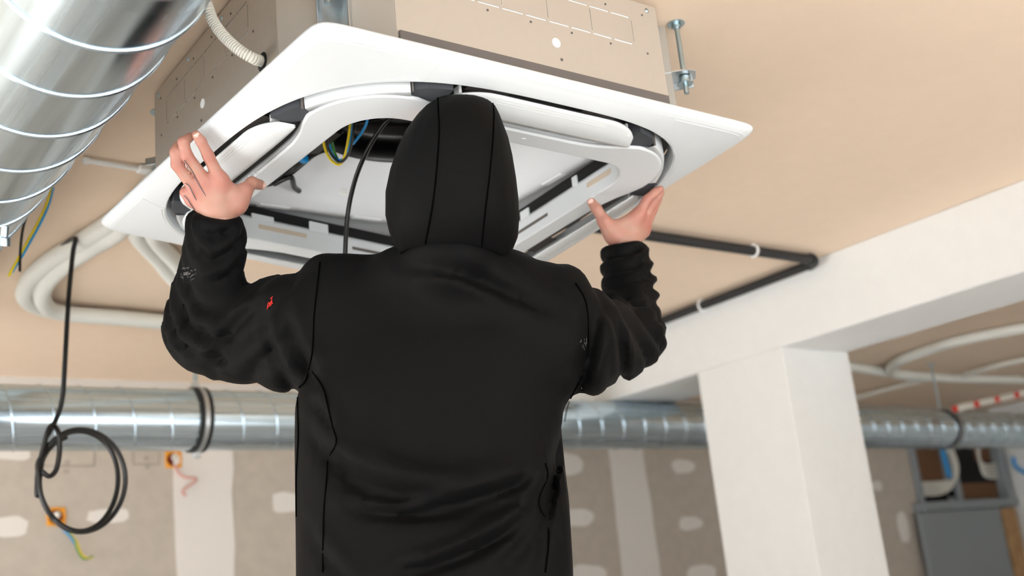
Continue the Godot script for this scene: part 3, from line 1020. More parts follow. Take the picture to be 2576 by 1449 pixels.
func panel_pick(u: float, v: float, y: float) -> Vector3:
	var turn := Basis(Vector3.UP, 0.035) * Basis(Vector3.RIGHT, -0.0393) * Basis(Vector3.BACK, -0.0368)
	var t := Transform3D(turn, PANEL).affine_inverse()
	var o := t * EYE
	var d := turn.inverse() * look(u, v)
	var k := (y - o.y) / d.y
	for it in 20:
		var p := o + d * k
		k = (y - TWIST * p.x * p.z / (0.475 * 0.475) - o.y) / d.y
	var p := o + d * k
	return Vector3(p.x, y, p.z)

# ---------------------------------------------------------------- pipes, cables
func ceiling_run(px: Array, y: float) -> Array:
	var out := []
	for p in px:
		out.append(on_y(p[0], p[1], y))
	return out

func build_pipes_and_cables() -> void:
	# white insulated pair: from the unit, round a loop and along the far duct
	for k in 2:
		var off := 0.043 * k
		var y := CEIL - 0.027 - 0.012 * k
		var g := Geo.new()
		var pts := [Vector3(0.92 - off, CEIL - 0.07, -2.10), Vector3(0.86 - off, y, -2.40), Vector3(0.815 + off * 0.6, y, -2.72), Vector3(0.785 + off * 0.6, y, -2.90), Vector3(0.752 + off * 0.8, y, -3.08), Vector3(0.745 + off, y, -3.27), Vector3(0.785 + off, y, -3.46 + off * 0.6), Vector3(0.90, y, -3.565 + off * 0.9), Vector3(1.095, y, -3.583 + off * 0.9), Vector3(1.30, y, -3.60 + off * 0.9), Vector3(1.9, y, -3.62 + off * 0.9), Vector3(2.7, y, -3.62 + off * 0.9), Vector3(3.12, y, -3.62 + off * 0.9)]
		solo("insulated_pipe", g.tube(Geo.spline(pts, 8), 0.025, 14), "insulation_white", ["white insulated pipe forming the outer line of the ceiling loop", "white insulated pipe forming the inner line of the ceiling loop"][k], "pipe", "white insulated refrigerant pipes")
	for k in 2:
		var off := 0.05 * k
		var y := CEIL - 0.027
		var pts := [Vector3(0.80 + off, CEIL - 0.05, -2.5), on_y(345 + 40 * k, 590, y), on_y(400 + 38 * k, 655, y), on_y(440 + 36 * k, 703, y), on_y(500 + 30 * k, 755, y), on_y(560 + 30 * k, 790, y) ]
		solo("insulated_pipe", Geo.new().tube(Geo.spline(pts, 8), 0.024, 14), "insulation_white", ["white insulated pipe slanting off the panel corner behind the sleeve, outer one", "white insulated pipe slanting off the panel corner behind the sleeve, inner one"][k], "pipe", "white insulated refrigerant pipes")
	# black cable along the loop, then hanging down into a coil
	var top := on_y(188, 600, CEIL - 0.03)
	var run := [on_y(60, 712, CEIL - 0.02), on_y(100, 662, CEIL - 0.015), on_y(150, 624, CEIL - 0.02), top]
	var zc := top.z
	var hang := [on_z(183, 640, zc), on_z(172, 760, zc), on_z(164, 900, zc), on_z(157, 1000, zc), on_z(140, 1058, zc)]
	var knot := [on_z(122, 1080, zc + 0.012), on_z(108, 1130, zc + 0.012), on_z(95, 1190, zc + 0.012), on_z(94, 1250, zc + 0.01)]
	var coil := []
	var c0 := [205.0, 1210.0]
	for k in 46:
		var a := 2.75 - TAU * k / 21.0
		var rr := 108.0 + 7.0 * sin(k * 0.31) - (9.0 if k > 21 else 0.0)
		var yy := 130.0 + 6.0 * cos(k * 0.23) - (6.0 if k > 21 else 0.0)
		coil.append(on_z(c0[0] + rr * cos(a) - (0.0 if k < 21 else 8.0), c0[1] - yy * sin(a) + 4.0, zc + 0.016 * sin(k * 0.4)))
	var tail := [on_z(112, 1120, zc - 0.012), on_z(132, 1075, zc - 0.014), on_z(146, 1085, zc + 0.02), on_z(150, 1130, zc + 0.02), on_z(142, 1180, zc + 0.02), on_z(124, 1198, zc + 0.02), on_z(106, 1186, zc + 0.02)]
	var all := run + hang + knot + coil + tail
	solo("hanging_cable", Geo.new().tube(Geo.spline(all, 6), 0.0062, 10), "cable_black", "black cable hanging from the white pipe loop and knotted into a coil", "cable")
	# black cable through the intake
	var cc := []
	for p in [[985, 296, 1.86], [966, 312, 1.87], [935, 358, 1.90], [905, 420, 1.94], [886, 480, 1.97], [874, 545, 1.99], [869, 620, 2.0], [868, 700, 2.01], [872, 800, 2.02], [880, 900, 2.02]]:
		cc.append(Basis(Vector3.UP, -YAW) * (fwd(p[0], p[1], p[2]) + FEET))
	solo("power_cable", Geo.new().tube(Geo.spline(cc, 8), 0.0044, 12), "cable_black", "glossy black cable dropping through the open intake beside the hood", "cable")
	# loose wires behind the near duct
	var w0 := on_y(140, 452, CEIL)
	var zz := w0.z - 0.05
	for q in [["wire_blue", [[134, 470], [124, 510], [105, 555], [75, 610], [52, 650], [30, 685]], 0.0, "blue wire dangling from the ceiling behind the shiny duct"], ["wire_yellow", [[129, 470], [119, 508], [99, 552], [69, 608], [46, 650], [22, 694]], 0.004, "yellow wire dangling from the ceiling behind the shiny duct"], ["cable_black", [[120, 478], [78, 524], [60, 565], [52, 620], [50, 683]], 0.006, "thin black wire dangling from the ceiling behind the shiny duct"]]:
		var pts := [Vector3(w0.x, CEIL, w0.z)]
		for p in q[1]:
			pts.append(on_z(p[0], p[1], zz + q[2]))
		solo("loose_wire", Geo.new().tube(Geo.spline(pts, 6), 0.0030, 8), q[0], q[3], "wire", "loose wires behind the duct")
	# corrugated grey conduit into the unit
	var eh := entry_hole()
	var cp := [eh + Vector3(0.02, 0.0, 0.0), eh + Vector3(-0.004, 0.001, 0.0)]
	for p in [[640, 148, -0.03], [605, 128, -0.052], [567, 95, -0.07], [540, 60, -0.082], [525, 25, -0.09], [514, -10, -0.095], [506, -60, -0.10]]:
		cp.append(on_x(p[0], p[1], eh.x + p[2]))
	var last: Vector3 = cp[-1]
	cp.append(Vector3(last.x - 0.01, CEIL, last.z + 0.05))
	var path: Array = Geo.spline(cp, 22)
	var cd := thing("corrugated_conduit", "pale grey corrugated conduit curving down into the side of the cassette unit", "conduit")
	var rad := []
	var dense := []
	var acc := 0.0
	var curve := Curve3D.new()
	for p in path:
		curve.add_point(p)
	var ln := curve.get_baked_length()
	var nn := int(ln / 0.0006)
	for k in nn + 1:
		dense.append(curve.sample_baked(ln * k / nn))
		var ph := fmod(ln * k / nn, 0.0042) / 0.0042
		rad.append(0.0092 if ph < 0.60 else 0.0066)
	part(cd, "ribbed_tube", Geo.new().tube(dense, rad, 14), "conduit_grey")
	# thin white conduit on the ceiling behind the duct
	var t0 := on_y(216, 404, CEIL - 0.01)
	var t1 := on_y(366, 427, CEIL - 0.01)
	var wc := thing("surface_conduit", "thin white conduit clipped to the ceiling between duct and cassette unit", "conduit")
	part(wc, "tube", Geo.new().rod(t0, t1, 0.006, 10), "clip_white")
	part(wc, "end_clip", Geo.new().box(t1, Vector3(0.035, 0.014, 0.03), Basis.IDENTITY, 0.003), "clip_white")
	part(wc, "end_plug", Geo.new().box(t0, Vector3(0.016, 0.014, 0.016), Basis.IDENTITY, 0.003), "clip_white")
	# black condensate pipe with white clips
	var by := CEIL - 0.0225
	var bp := thing("drain_pipe", "black drain pipe crossing the ceiling and turning along the white beam", "pipe")
	var a0 := Vector3(1.4, by, -2.33)
	var el := Vector3(3.07, by, -2.335)
	part(bp, "straight_run", Geo.new().rod(a0, el + Vector3(-0.02, 0, 0), 0.0165, 16), "pipe_black")
	part(bp, "straight_run", Geo.new().rod(el + Vector3(0.015, -0.003, -0.03), Vector3(3.098, by - 0.003, Z0), 0.0165, 16), "pipe_black")
	var eb := []
	for k in 9:
		var a := PI / 2 * k / 8
		eb.append(el + Vector3(-0.03 + 0.045 * sin(a), -0.003 * k / 8.0, -0.045 + 0.045 * cos(a)))
	part(bp, "elbow", Geo.new().tube(eb, 0.0205, 16), "pipe_black")
	for q in [on_y(1900, 629, by), on_y(1600, 590, by)]:
		pipe_clip(bp, Vector3(q.x, by, -2.333), Vector3.RIGHT)
	var q2 := on_x(1765, 768, 3.09)
	pipe_clip(bp, Vector3(3.092, by - 0.003, q2.z), Vector3.BACK)

func pipe_clip(o: Node3D, c: Vector3, along: Vector3) -> void:
	var side := along.cross(Vector3.UP)
	var pts := []
	for k in 21:
		var a := deg_to_rad(-225.0 + 270.0 * k / 20.0)
		pts.append(c + side * cos(a) * 0.0195 + Vector3.UP * sin(a) * 0.0195)
	var cl := part(o, "pipe_clip", Geo.new().tube(pts, 0.0040, 8), "clip_white", "white plastic pipe clip")
	part(cl, "clip_base", Geo.new().box(Vector3(c.x, CEIL - 0.006, c.z), Vector3(0.016, 0.012, 0.016), Basis.IDENTITY, 0.002), "clip_white")

# ---------------------------------------------------------------- things on the back wall
func build_wall_things() -> void:
	for q in [[436, 1156, "orange round wall box with a pink wire beside the white filler band"], [141, 1300, "orange round wall box with coloured wires behind the coiled cable"]]:
		var c := on_z(q[0], q[1], Z0)
		var t := Transform3D(Basis(Vector3.RIGHT, PI / 2), c)
		var o := thing("junction_box", q[2], "junction box", Vector3.ZERO, Basis.IDENTITY, "orange wall boxes")
		part(o, "rim", Geo.new().lathe([Vector2(0.030, 0.0), Vector2(0.036, 0.0), Vector2(0.037, 0.004), Vector2(0.033, 0.007), Vector2(0.029, 0.005), Vector2(0.027, 0.001)], 24, t), "box_orange")
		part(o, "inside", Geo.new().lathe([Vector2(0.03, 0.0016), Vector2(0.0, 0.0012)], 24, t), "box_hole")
		part(o, "knockout", Geo.new().lathe([Vector2(0.0, 0.006), Vector2(0.011, 0.005), Vector2(0.013, 0.001)], 12, Transform3D(t.basis, c + Vector3(0.004, 0.008, 0.002))), "conduit_grey")
		for k in 4:
			var a := PI / 4 + PI / 2 * k
			part(o, "screw_lug", Geo.new().box(c + Vector3(cos(a) * 0.036, sin(a) * 0.036, 0.003), Vector3(0.018, 0.018, 0.006), Basis(Vector3.BACK, a), 0.002), "box_orange")
	var wires := [[0.0055, "wire_pink", [[440, 1170], [450, 1190], [468, 1201], [490, 1203], [492, 1210], [470, 1226], [460, 1238], [468, 1247]], "dusty pink wire hanging out of the upper orange wall box"],
		[0.0035, "wire_green", [[142, 1310], [165, 1332], [185, 1358], [196, 1385], [208, 1404], [222, 1405], [234, 1398]], "green wire hanging out of the orange box behind the coil"],
		[0.0033, "wire_blue", [[138, 1312], [158, 1330], [178, 1352], [188, 1368]], "short blue wire hanging out of the orange box behind the coil"],
		[0.0033, "wire_yellow", [[146, 1308], [170, 1334], [192, 1362], [202, 1388], [214, 1402], [232, 1404]], "yellow wire hanging out of the orange box behind the coil"]]
	for w in wires:
		var pts := []
		var k := 0
		for p in w[2]:
			pts.append(on_z(p[0], p[1], Z0 + 0.006 + 0.012 * minf(k, 2)))
			k += 1
		solo("box_wire", Geo.new().tube(Geo.spline(pts, 6), w[0], 8), w[1], w[3], "wire", "wires out of the wall boxes")

# ---------------------------------------------------------------- beyond the beam
func build_side_room() -> void:
	var y := CEIL - 0.03
	var k := 0
	for q in [[[[2120, 920], [2150, 924], [2240, 938], [2320, 947], [2400, 952], [2480, 954], [2600, 956]], 0.026, "insulation_white", "white insulated pipe crossing the side room parallel to the far duct"],
		[[[2330, 950], [2262, 944], [2238, 930], [2268, 905], [2330, 882], [2400, 860], [2490, 841], [2600, 820]], 0.026, "insulation_white", "white insulated pipe bending back towards the beam in the side room"],
		[[[2140, 1004], [2240, 977], [2335, 954]], 0.014, "conduit_grey", "thin grey conduit joining the pipe run at a slant"],
		[[[2425, 944], [2500, 922], [2600, 899]], 0.016, "conduit_grey", "thin grey conduit leaving the pipe run towards the windows"]]:
		var pts := []
		for p in q[0]:
			pts.append(on_y(p[0], p[1], y - 0.002 * k))
		solo("side_room_pipe", Geo.new().tube(Geo.spline(pts, 8), q[1], 12), q[2], q[3], "pipe", "pipes on the side room ceiling")
		k += 1
	# barrier tape
	var ta := on_z(2396, 1030, -3.40)
	var tb := on_z(2600, 984, -3.40)
	var tape := thing("barrier_tape", "red and white barrier tape strung above the far duct in the side room", "tape")
	var n := 16
	var dir := (tb - ta) / n
	for s in n:
		var p := ta + dir * (s + 0.5)
		var ang := atan2(dir.y, dir.x)
		var red := s % 4 == 0
		part(tape, "red_band" if red else "white_band", Geo.new().box(p, Vector3(dir.length(), 0.034, 0.0012), Basis(Vector3.BACK, ang), 0.0003), "tape_red" if red else "conduit_grey")
	# recessed wiring cabinet
	var a := on_z(2293, 1140, Z0)
	var b := on_z(2512, 1262, Z0)
	var x0 := 6.70
	var x1 := 7.62
	var y0 := 2.0
	var y1 := 2.40
	var cab := thing("wiring_cabinet", "open grey wiring cabinet with cable bundles at the corner of the wall", "cabinet")
	var mid := Vector3((x0 + x1) / 2, (y0 + y1) / 2, Z0)
	for q in [[Vector3(mid.x, y0 - 0.03, Z0 + 0.04), Vector3(x1 - x0 + 0.2, 0.06, 0.1)], [Vector3(mid.x, y1 + 0.02, Z0 + 0.03), Vector3(x1 - x0 + 0.1, 0.04, 0.08)], [Vector3(x0 - 0.02, mid.y, Z0 + 0.02), Vector3(0.04, y1 - y0, 0.04)], [Vector3(x1 + 0.035, mid.y, Z0 + 0.04), Vector3(0.07, y1 - y0, 0.1)], [Vector3(x0 + 0.42, mid.y, Z0 + 0.02), Vector3(0.06, y1 - y0, 0.03)]]:
		part(cab, "frame_bar", Geo.new().box(q[0], q[1], Basis.IDENTITY, 0.004), "cabinet_grey")
	for q in [[x0, x0 + 0.30, y0 + 0.14, y1, "cabinet_brown"], [x0, x0 + 0.30, y0, y0 + 0.03, "foam_black"], [x0 + 0.46, x0 + 0.72, y0 + 0.12, y1, "foam_black"], [x0 + 0.46, x1, y0, y0 + 0.12, "cabinet_brown"], [x0 + 0.72, x1, y0 + 0.27, y1, "cabinet_brown"], [x0 + 0.30, x0 + 0.39, y0, y1, "cabinet_grey"], [x0, x0 + 0.39, y0 + 0.03, y0 + 0.14, "foam_black"], [x0 + 0.72, x1, y0 + 0.12, y0 + 0.27, "foam_black"]]:
		part(cab, "back_board", Geo.new().box(Vector3((q[0] + q[1]) / 2, (q[2] + q[3]) / 2, Z0 + 0.006), Vector3(q[1] - q[0], q[3] - q[2], 0.012), Basis.IDENTITY, 0.001), q[4])
	for s in 5:
		part(cab, "cable_bundle", Geo.new().tube(Geo.spline([Vector3(x0 + 0.01, y0 + 0.05 + s * 0.02, Z0 + 0.03), Vector3(x0 + 0.2, y0 + 0.055 + s * 0.019, Z0 + 0.035), Vector3(x0 + 0.34 + s * 0.012, y0 + 0.11 + s * 0.01, Z0 + 0.04), Vector3(x0 + 0.39 + s * 0.012, y0 + 0.25, Z0 + 0.045), Vector3(x0 + 0.36 + s * 0.012, y1, Z0 + 0.04)], 6), 0.009, 8), "conduit_grey")
		part(cab, "cable_bundle", Geo.new().tube(Geo.spline([Vector3(x1, y0 + 0.15 + s * 0.024, Z0 + 0.03), Vector3(x0 + 0.80, y0 + 0.155 + s * 0.022, Z0 + 0.035), Vector3(x0 + 0.73, y0 + 0.2 + s * 0.02, Z0 + 0.04), Vector3(x0 + 0.74 + s * 0.01, y1, Z0 + 0.03)], 6), 0.009, 8), "conduit_grey")
	for s in 2:
		part(cab, "blue_wire", Geo.new().tube([Vector3(x0 + 0.27 + s * 0.02, y1, Z0 + 0.05), Vector3(x0 + 0.30 + s * 0.02, y0 + 0.16, Z0 + 0.05)], 0.009, 8), "wire_blue")
	var door := thing("leaning_board", "plain grey cabinet cover standing below the wiring cabinet", "board")
	part(door, "sheet", Geo.new().box(Vector3(7.02, 0.97, Z0 + 0.06), Vector3(0.94, 1.93, 0.03), Basis.IDENTITY, 0.004), "cabinet_grey")
	var pl := thing("timber_plank", "upright raw timber plank beside the grey cabinet cover", "plank")
	part(pl, "board", Geo.new().box(Vector3(7.60, 0.965, Z0 + 0.06), Vector3(0.17, 1.93, 0.04), Basis.IDENTITY, 0.004), "wood")
	var pts := []
	for p in [[2549, 1150], [2551, 1165], [2560, 1178], [2576, 1187], [2600, 1200]]:
		pts.append(on_z(p[0], p[1], -4.3))
	for i in pts.size():
		pts[i] = on_x([2549, 2551, 2560, 2576, 2600][i], [1150, 1165, 1178, 1187, 1200][i], X1 - 0.01)
	solo("blue_cable", Geo.new().tube(Geo.spline(pts, 6), 0.014, 8), "wire_blue", "short blue cable poking out of the white wall in the side room", "cable")

# ================================================================ the worker
func caps_d(p: Vector3, list: Array, k: float) -> float:
	var d := 1e3
	for c in list:
		var a: Vector3 = c[0]
		var ab: Vector3 = c[1]
		var pa := p - a
		var h := clampf(pa.dot(ab) * float(c[4]), 0.0, 1.0)
		var e := (pa - ab * h).length() - lerpf(c[2], c[3], h)
		if k <= 0.0:
			d = minf(d, e)
		else:
			var t := maxf(k - absf(d - e), 0.0) / k
			d = minf(d, e) - t * t * k * 0.25
	return d

func cap(a: Vector3, b: Vector3, ra: float, rb: float) -> Array:
	var ab := b - a
	return [a, ab, ra, rb, 1.0 / maxf(ab.length_squared(), 1e-9)]

static func smin(a: float, b: float, k: float) -> float:
	var t := maxf(k - absf(a - b), 0.0) / k
	return minf(a, b) - t * t * k * 0.25

# surface nets: one vertex in each cell the surface crosses
func nets(sdf: Callable, lo: Vector3, hi: Vector3, h: float) -> Array:
	var nb := Vector3i(ceili((hi.x - lo.x) / (h * 4)), ceili((hi.y - lo.y) / (h * 4)), ceili((hi.z - lo.z) / (h * 4)))
	var nx := nb.x * 4 + 1
	var ny := nb.y * 4 + 1
	var nz := nb.z * 4 + 1
	var val := PackedFloat32Array()
	val.resize(nx * ny * nz)
	val.fill(1e9)
	var cell := PackedInt32Array()
	cell.resize(nx * ny * nz)
	cell.fill(-1)
	var blocks := []
	var reach := h * 4 * 1.45 + h
	for bz in nb.z:
		for by in nb.y:
			for bx in nb.x:
				var c := lo + Vector3(bx * 4 + 2, by * 4 + 2, bz * 4 + 2) * h
				if absf(sdf.call(c)) < reach:
					blocks.append(Vector3i(bx * 4, by * 4, bz * 4))
	for b in blocks:
		for z in range(b.z, b.z + 5):
			for y in range(b.y, b.y + 5):
				var o: int = (z * ny + y) * nx
				for x in range(b.x, b.x + 5):
					if val[o + x] > 1e8:
						val[o + x] = sdf.call(lo + Vector3(x, y, z) * h)
	var verts := PackedVector3Array()
	var sy := nx
	var sz := nx * ny
	var off := [0, 1, sy, sy + 1, sz, sz + 1, sz + sy, sz + sy + 1]
	var pos := [Vector3(0, 0, 0), Vector3(1, 0, 0), Vector3(0, 1, 0), Vector3(1, 1, 0), Vector3(0, 0, 1), Vector3(1, 0, 1), Vector3(0, 1, 1), Vector3(1, 1, 1)]
	var edges := [[0, 1], [2, 3], [4, 5], [6, 7], [0, 2], [1, 3], [4, 6], [5, 7], [0, 4], [1, 5], [2, 6], [3, 7]]
	var live := PackedInt32Array()
	for b in blocks:
		for z in range(b.z, b.z + 4):
			for y in range(b.y, b.y + 4):
				for x in range(b.x, b.x + 4):
					var o: int = (z * ny + y) * nx + x
					var m := 0
					for k in 8:
						if val[o + off[k]] < 0.0:
							m |= 1 << k
					if m == 0 or m == 255:
						continue
					var s := Vector3.ZERO
					var cnt := 0
					for e in edges:
						var va := val[o + off[e[0]]]
						var vb := val[o + off[e[1]]]
						if (va < 0.0) != (vb < 0.0):
							s += pos[e[0]].lerp(pos[e[1]], va / (va - vb))
							cnt += 1
					cell[o] = verts.size()
					live.append(o)
					verts.append(lo + (Vector3(x, y, z) + s / cnt) * h)
	var idx := PackedInt32Array()
	for o in live:
		for ax in 3:
			var st: int = [1, sy, sz][ax]
			var va := val[o]
			var vb := val[o + st]
			if (va < 0.0) == (vb < 0.0) or vb > 1e8:
				continue
			var s1: int = [sy, sz, 1][ax]
			var s2: int = [sz, 1, sy][ax]
			if o - s1 - s2 < 0:
				continue
			var q := [cell[o], cell[o - s1], cell[o - s1 - s2], cell[o - s2]]
			if q[0] < 0 or q[1] < 0 or q[2] < 0 or q[3] < 0:
				continue
			if va < 0.0:
				idx.append_array([q[0], q[2], q[1], q[0], q[3], q[2]])
			else:
				idx.append_array([q[0], q[1], q[2], q[0], q[2], q[3]])
	return [verts, idx]

# torso sections: height, middle x, half width, half depth, middle z
var torso := []
var jacket_caps := []
var creases := []
var cuffs := []
var arm_l := []
var arm_r := []

func torso_d(p: Vector3, fat: float) -> float:
	var n := torso.size()
	var y := clampf(p.y, torso[0][0], torso[n - 1][0])
	var k := 0
	while k < n - 2 and y > torso[k + 1][0]:
		k += 1
	var a: Array = torso[k]
	var b: Array = torso[k + 1]
	var f: float = (y - a[0]) / (b[0] - a[0])
	var hw := lerpf(a[2], b[2], f) + fat
	var hd := lerpf(a[3], b[3], f) + fat
	var dx := p.x - lerpf(a[1], b[1], f)
	var dz := p.z - lerpf(a[4], b[4], f)
	var q := pow(pow(absf(dx / hw), 2.5) + pow(absf(dz / hd), 2.5), 0.4)
	var r := sqrt(dx * dx + dz * dz)
	var d := r - r / maxf(q, 1e-4) if q > 0.05 else -hd
	var dy := absf(p.y - y)
	return sqrt(maxf(d, 0.0) * maxf(d, 0.0) + dy * dy) + minf(d, 0.0) if dy > 0.0 else d

func jacket_d(p: Vector3) -> float:
	var d := torso_d(p, 0.0)
	d = smin(d, caps_d(p, jacket_caps, 0.03), 0.045)
	if absf(d) < 0.05:
		# folds running round the sleeves
		for arm in [arm_l, arm_r]:
			for c in arm:
				var pa: Vector3 = p - c[0]
				var ab: Vector3 = c[1]
				var s := pa.dot(ab) * float(c[4])
				if s < -0.25 or s > 1.2:
					continue
				var q := pa - ab * clampf(s, 0.0, 1.0)
				if q.length_squared() > 0.016:
					continue
				var ax := ab.normalized()
				var sd := ax.cross(c[5]).normalized()
				var an := atan2(q.dot(sd), q.dot(sd.cross(ax)))
				var ph: float = s * c[6] + 0.9 * sin(an + c[8]) + 0.35 * sin(2.0 * an + 1.3)
				var w := smoothstep(-0.25, 0.05, s) * smoothstep(1.2, 0.93, s)
				d += c[7] * w * (0.55 - absf(sin(ph * PI))) * (0.65 + 0.35 * sin(an * 1.0 + s * 7.0 + c[8]))
		# drawn folds of the back
		var fold := 0.0
		for cr in creases:
			if p.z < cr.z:
				continue
			var best := 1e3
			var sgn := 1.0
			var t_at := 0.0
			var pts: Array = cr.pts
			for k in pts.size() - 1:
				var a: Vector2 = pts[k]
				var b: Vector2 = pts[k + 1]
				var v := Vector2(p.x, p.y)
				var ab2 := b - a
				var h := clampf((v - a).dot(ab2) / ab2.length_squared(), 0.0, 1.0)
				var e := v - (a + ab2 * h)
				if e.length() < best:
					best = e.length()
					sgn = signf(ab2.cross(e))
					t_at = (k + h) / (pts.size() - 1)
			if best < cr.w * 5.0:
				var fade := sin(PI * clampf(t_at, 0.02, 0.98))
				fade = pow(fade, 0.6)
				var s := best * sgn / float(cr.w)
				fold += 1.6 * cr.a * fade * (exp(-s * s) - 0.75 * exp(-(s - 1.7) * (s - 1.7) * 0.7) * 1.0)
		d += clampf(fold, -0.026, 0.024) * smoothstep(0.05, 0.03, absf(d))
	# open cuffs
	for c in cuffs:
		var e: float = (p - c[0]).dot(c[1])
		if e > -0.05 and (p - c[0]).length() < 0.12:
			d = -smin(-d, -e, 0.012)
	return d

func march(sdf: Callable, u: float, v: float, from: float, to: float) -> Vector3:
	var dir := (Basis(Vector3.UP, YAW) * look(u, v)).normalized()
	var o := EYE - FEET
	var t := from
	for k in 90:
		var d: float = sdf.call(o + dir * t)
		if d < 0.0008:
			break
		t += maxf(d * 0.6, 0.0008)
		if t > to:
			break
	return o + dir * t

func seam(parent: Node3D, called: String, px: Array, sdf: Callable, from: float, to: float, r: float, material := "seam_black", per := 7) -> void:
	var dense := []
	for k in px.size() - 1:
		for s in per:
			var f := float(s) / per
			var p0: Vector2 = px[maxi(k - 1, 0)]
			var p3: Vector2 = px[mini(k + 2, px.size() - 1)]
			dense.append((px[k] as Vector2).cubic_interpolate(px[k + 1], p0, p3, f))
	dense.append(px[-1])
	var pts := []
	for q in dense:
		var p := march(sdf, q.x, q.y, from, to)
		if pts.size() and (p - pts[-1]).length() > 0.06:
			if pts.size() > 2:
				part(parent, called, Geo.new().tube(pts, r, 6), material)
			pts = []
		pts.append(p)
	if pts.size() > 2:
		part(parent, called, Geo.new().tube(pts, r, 6), material)

func sec(v: float, ul: float, ur: float, depth: float, hd: float) -> Array:
	var a := fwd(ul, v, depth)
	var b := fwd(ur, v, depth)
	return [(a.y + b.y) / 2, (a.x + b.x) / 2, (b.x - a.x) / 2 * 0.985, hd, (a.z + b.z) / 2]

func hand(side: String) -> Dictionary:
	# joints of the two hands: pixel and distance from the lens
	if side == "l":
		return {
			"wrist": away(549, 532, 2.000), "fore": away(540, 600, 2.015),
			"index": [away(553, 452, 1.985), away(524, 392, 1.972), away(506, 356, 1.962), away(494, 339, 1.958)],
			"middle": [away(518, 458, 1.985), away(470, 392, 1.972), away(461, 357, 1.968), away(478, 345, 1.978)],
			"ring": [away(492, 478, 1.99), away(445, 415, 1.980), away(440, 383, 1.978), away(447, 366, 1.984)],
			"little": [away(484, 503, 2.0), away(466, 484, 2.0), away(478, 468, 2.015), away(492, 478, 2.02)],
			"thumb": [away(592, 512, 2.003), away(615, 480, 2.005), away(634, 460, 2.018), away(655, 465, 2.035)]}
	return {
		"wrist": away(1572, 610, 2.285), "fore": away(1578, 670, 2.275),
		"index": [away(1606, 540, 2.280), away(1628, 502, 2.282), away(1648, 484, 2.286), away(1661, 476, 2.290)],
		"middle": [away(1618, 555, 2.300), away(1640, 514, 2.302), away(1654, 495, 2.302), away(1662, 485, 2.302)],
		"ring": [away(1622, 570, 2.315), away(1642, 527, 2.318), away(1652, 508, 2.318), away(1658, 497, 2.318)],
		"little": [away(1618, 584, 2.325), away(1634, 550, 2.33), away(1642, 533, 2.33), away(1648, 522, 2.33)],
		"thumb": [away(1546, 592, 2.275), away(1520, 557, 2.262), away(1501, 526, 2.262), away(1488, 509, 2.266)]}

func hand_caps(j: Dictionary) -> Array:
	var out := []
	var rad := {"index": [0.0112, 0.0098, 0.0088, 0.0076], "middle": [0.0112, 0.0100, 0.0090, 0.0078], "ring": [0.0108, 0.0096, 0.0086, 0.0074], "little": [0.0100, 0.0088, 0.0078, 0.0068], "thumb": [0.0165, 0.0122, 0.0108, 0.0092]}
	for f in rad:
		var js: Array = j[f]
		for k in 3:
			out.append(cap(js[k], js[k + 1], rad[f][k], rad[f][k + 1]))
	return out

func palm_caps(j: Dictionary) -> Array:
	var out := []
	for f in ["index", "middle", "ring", "little"]:
		out.append(cap(j.wrist.lerp(j[f][0], 0.12), j[f][0], 0.019, 0.0128))
	out.append(cap(j.wrist, j.thumb[0], 0.021, 0.0185))
	out.append(cap(j.thumb[0], j.thumb[1], 0.0185, 0.0128))
	out.append(cap(j.thumb[0].lerp(j.thumb[1], 0.4), j.index[0], 0.013, 0.0105))
	out.append(cap(j.wrist, j.fore, 0.0235, 0.027))
	return out

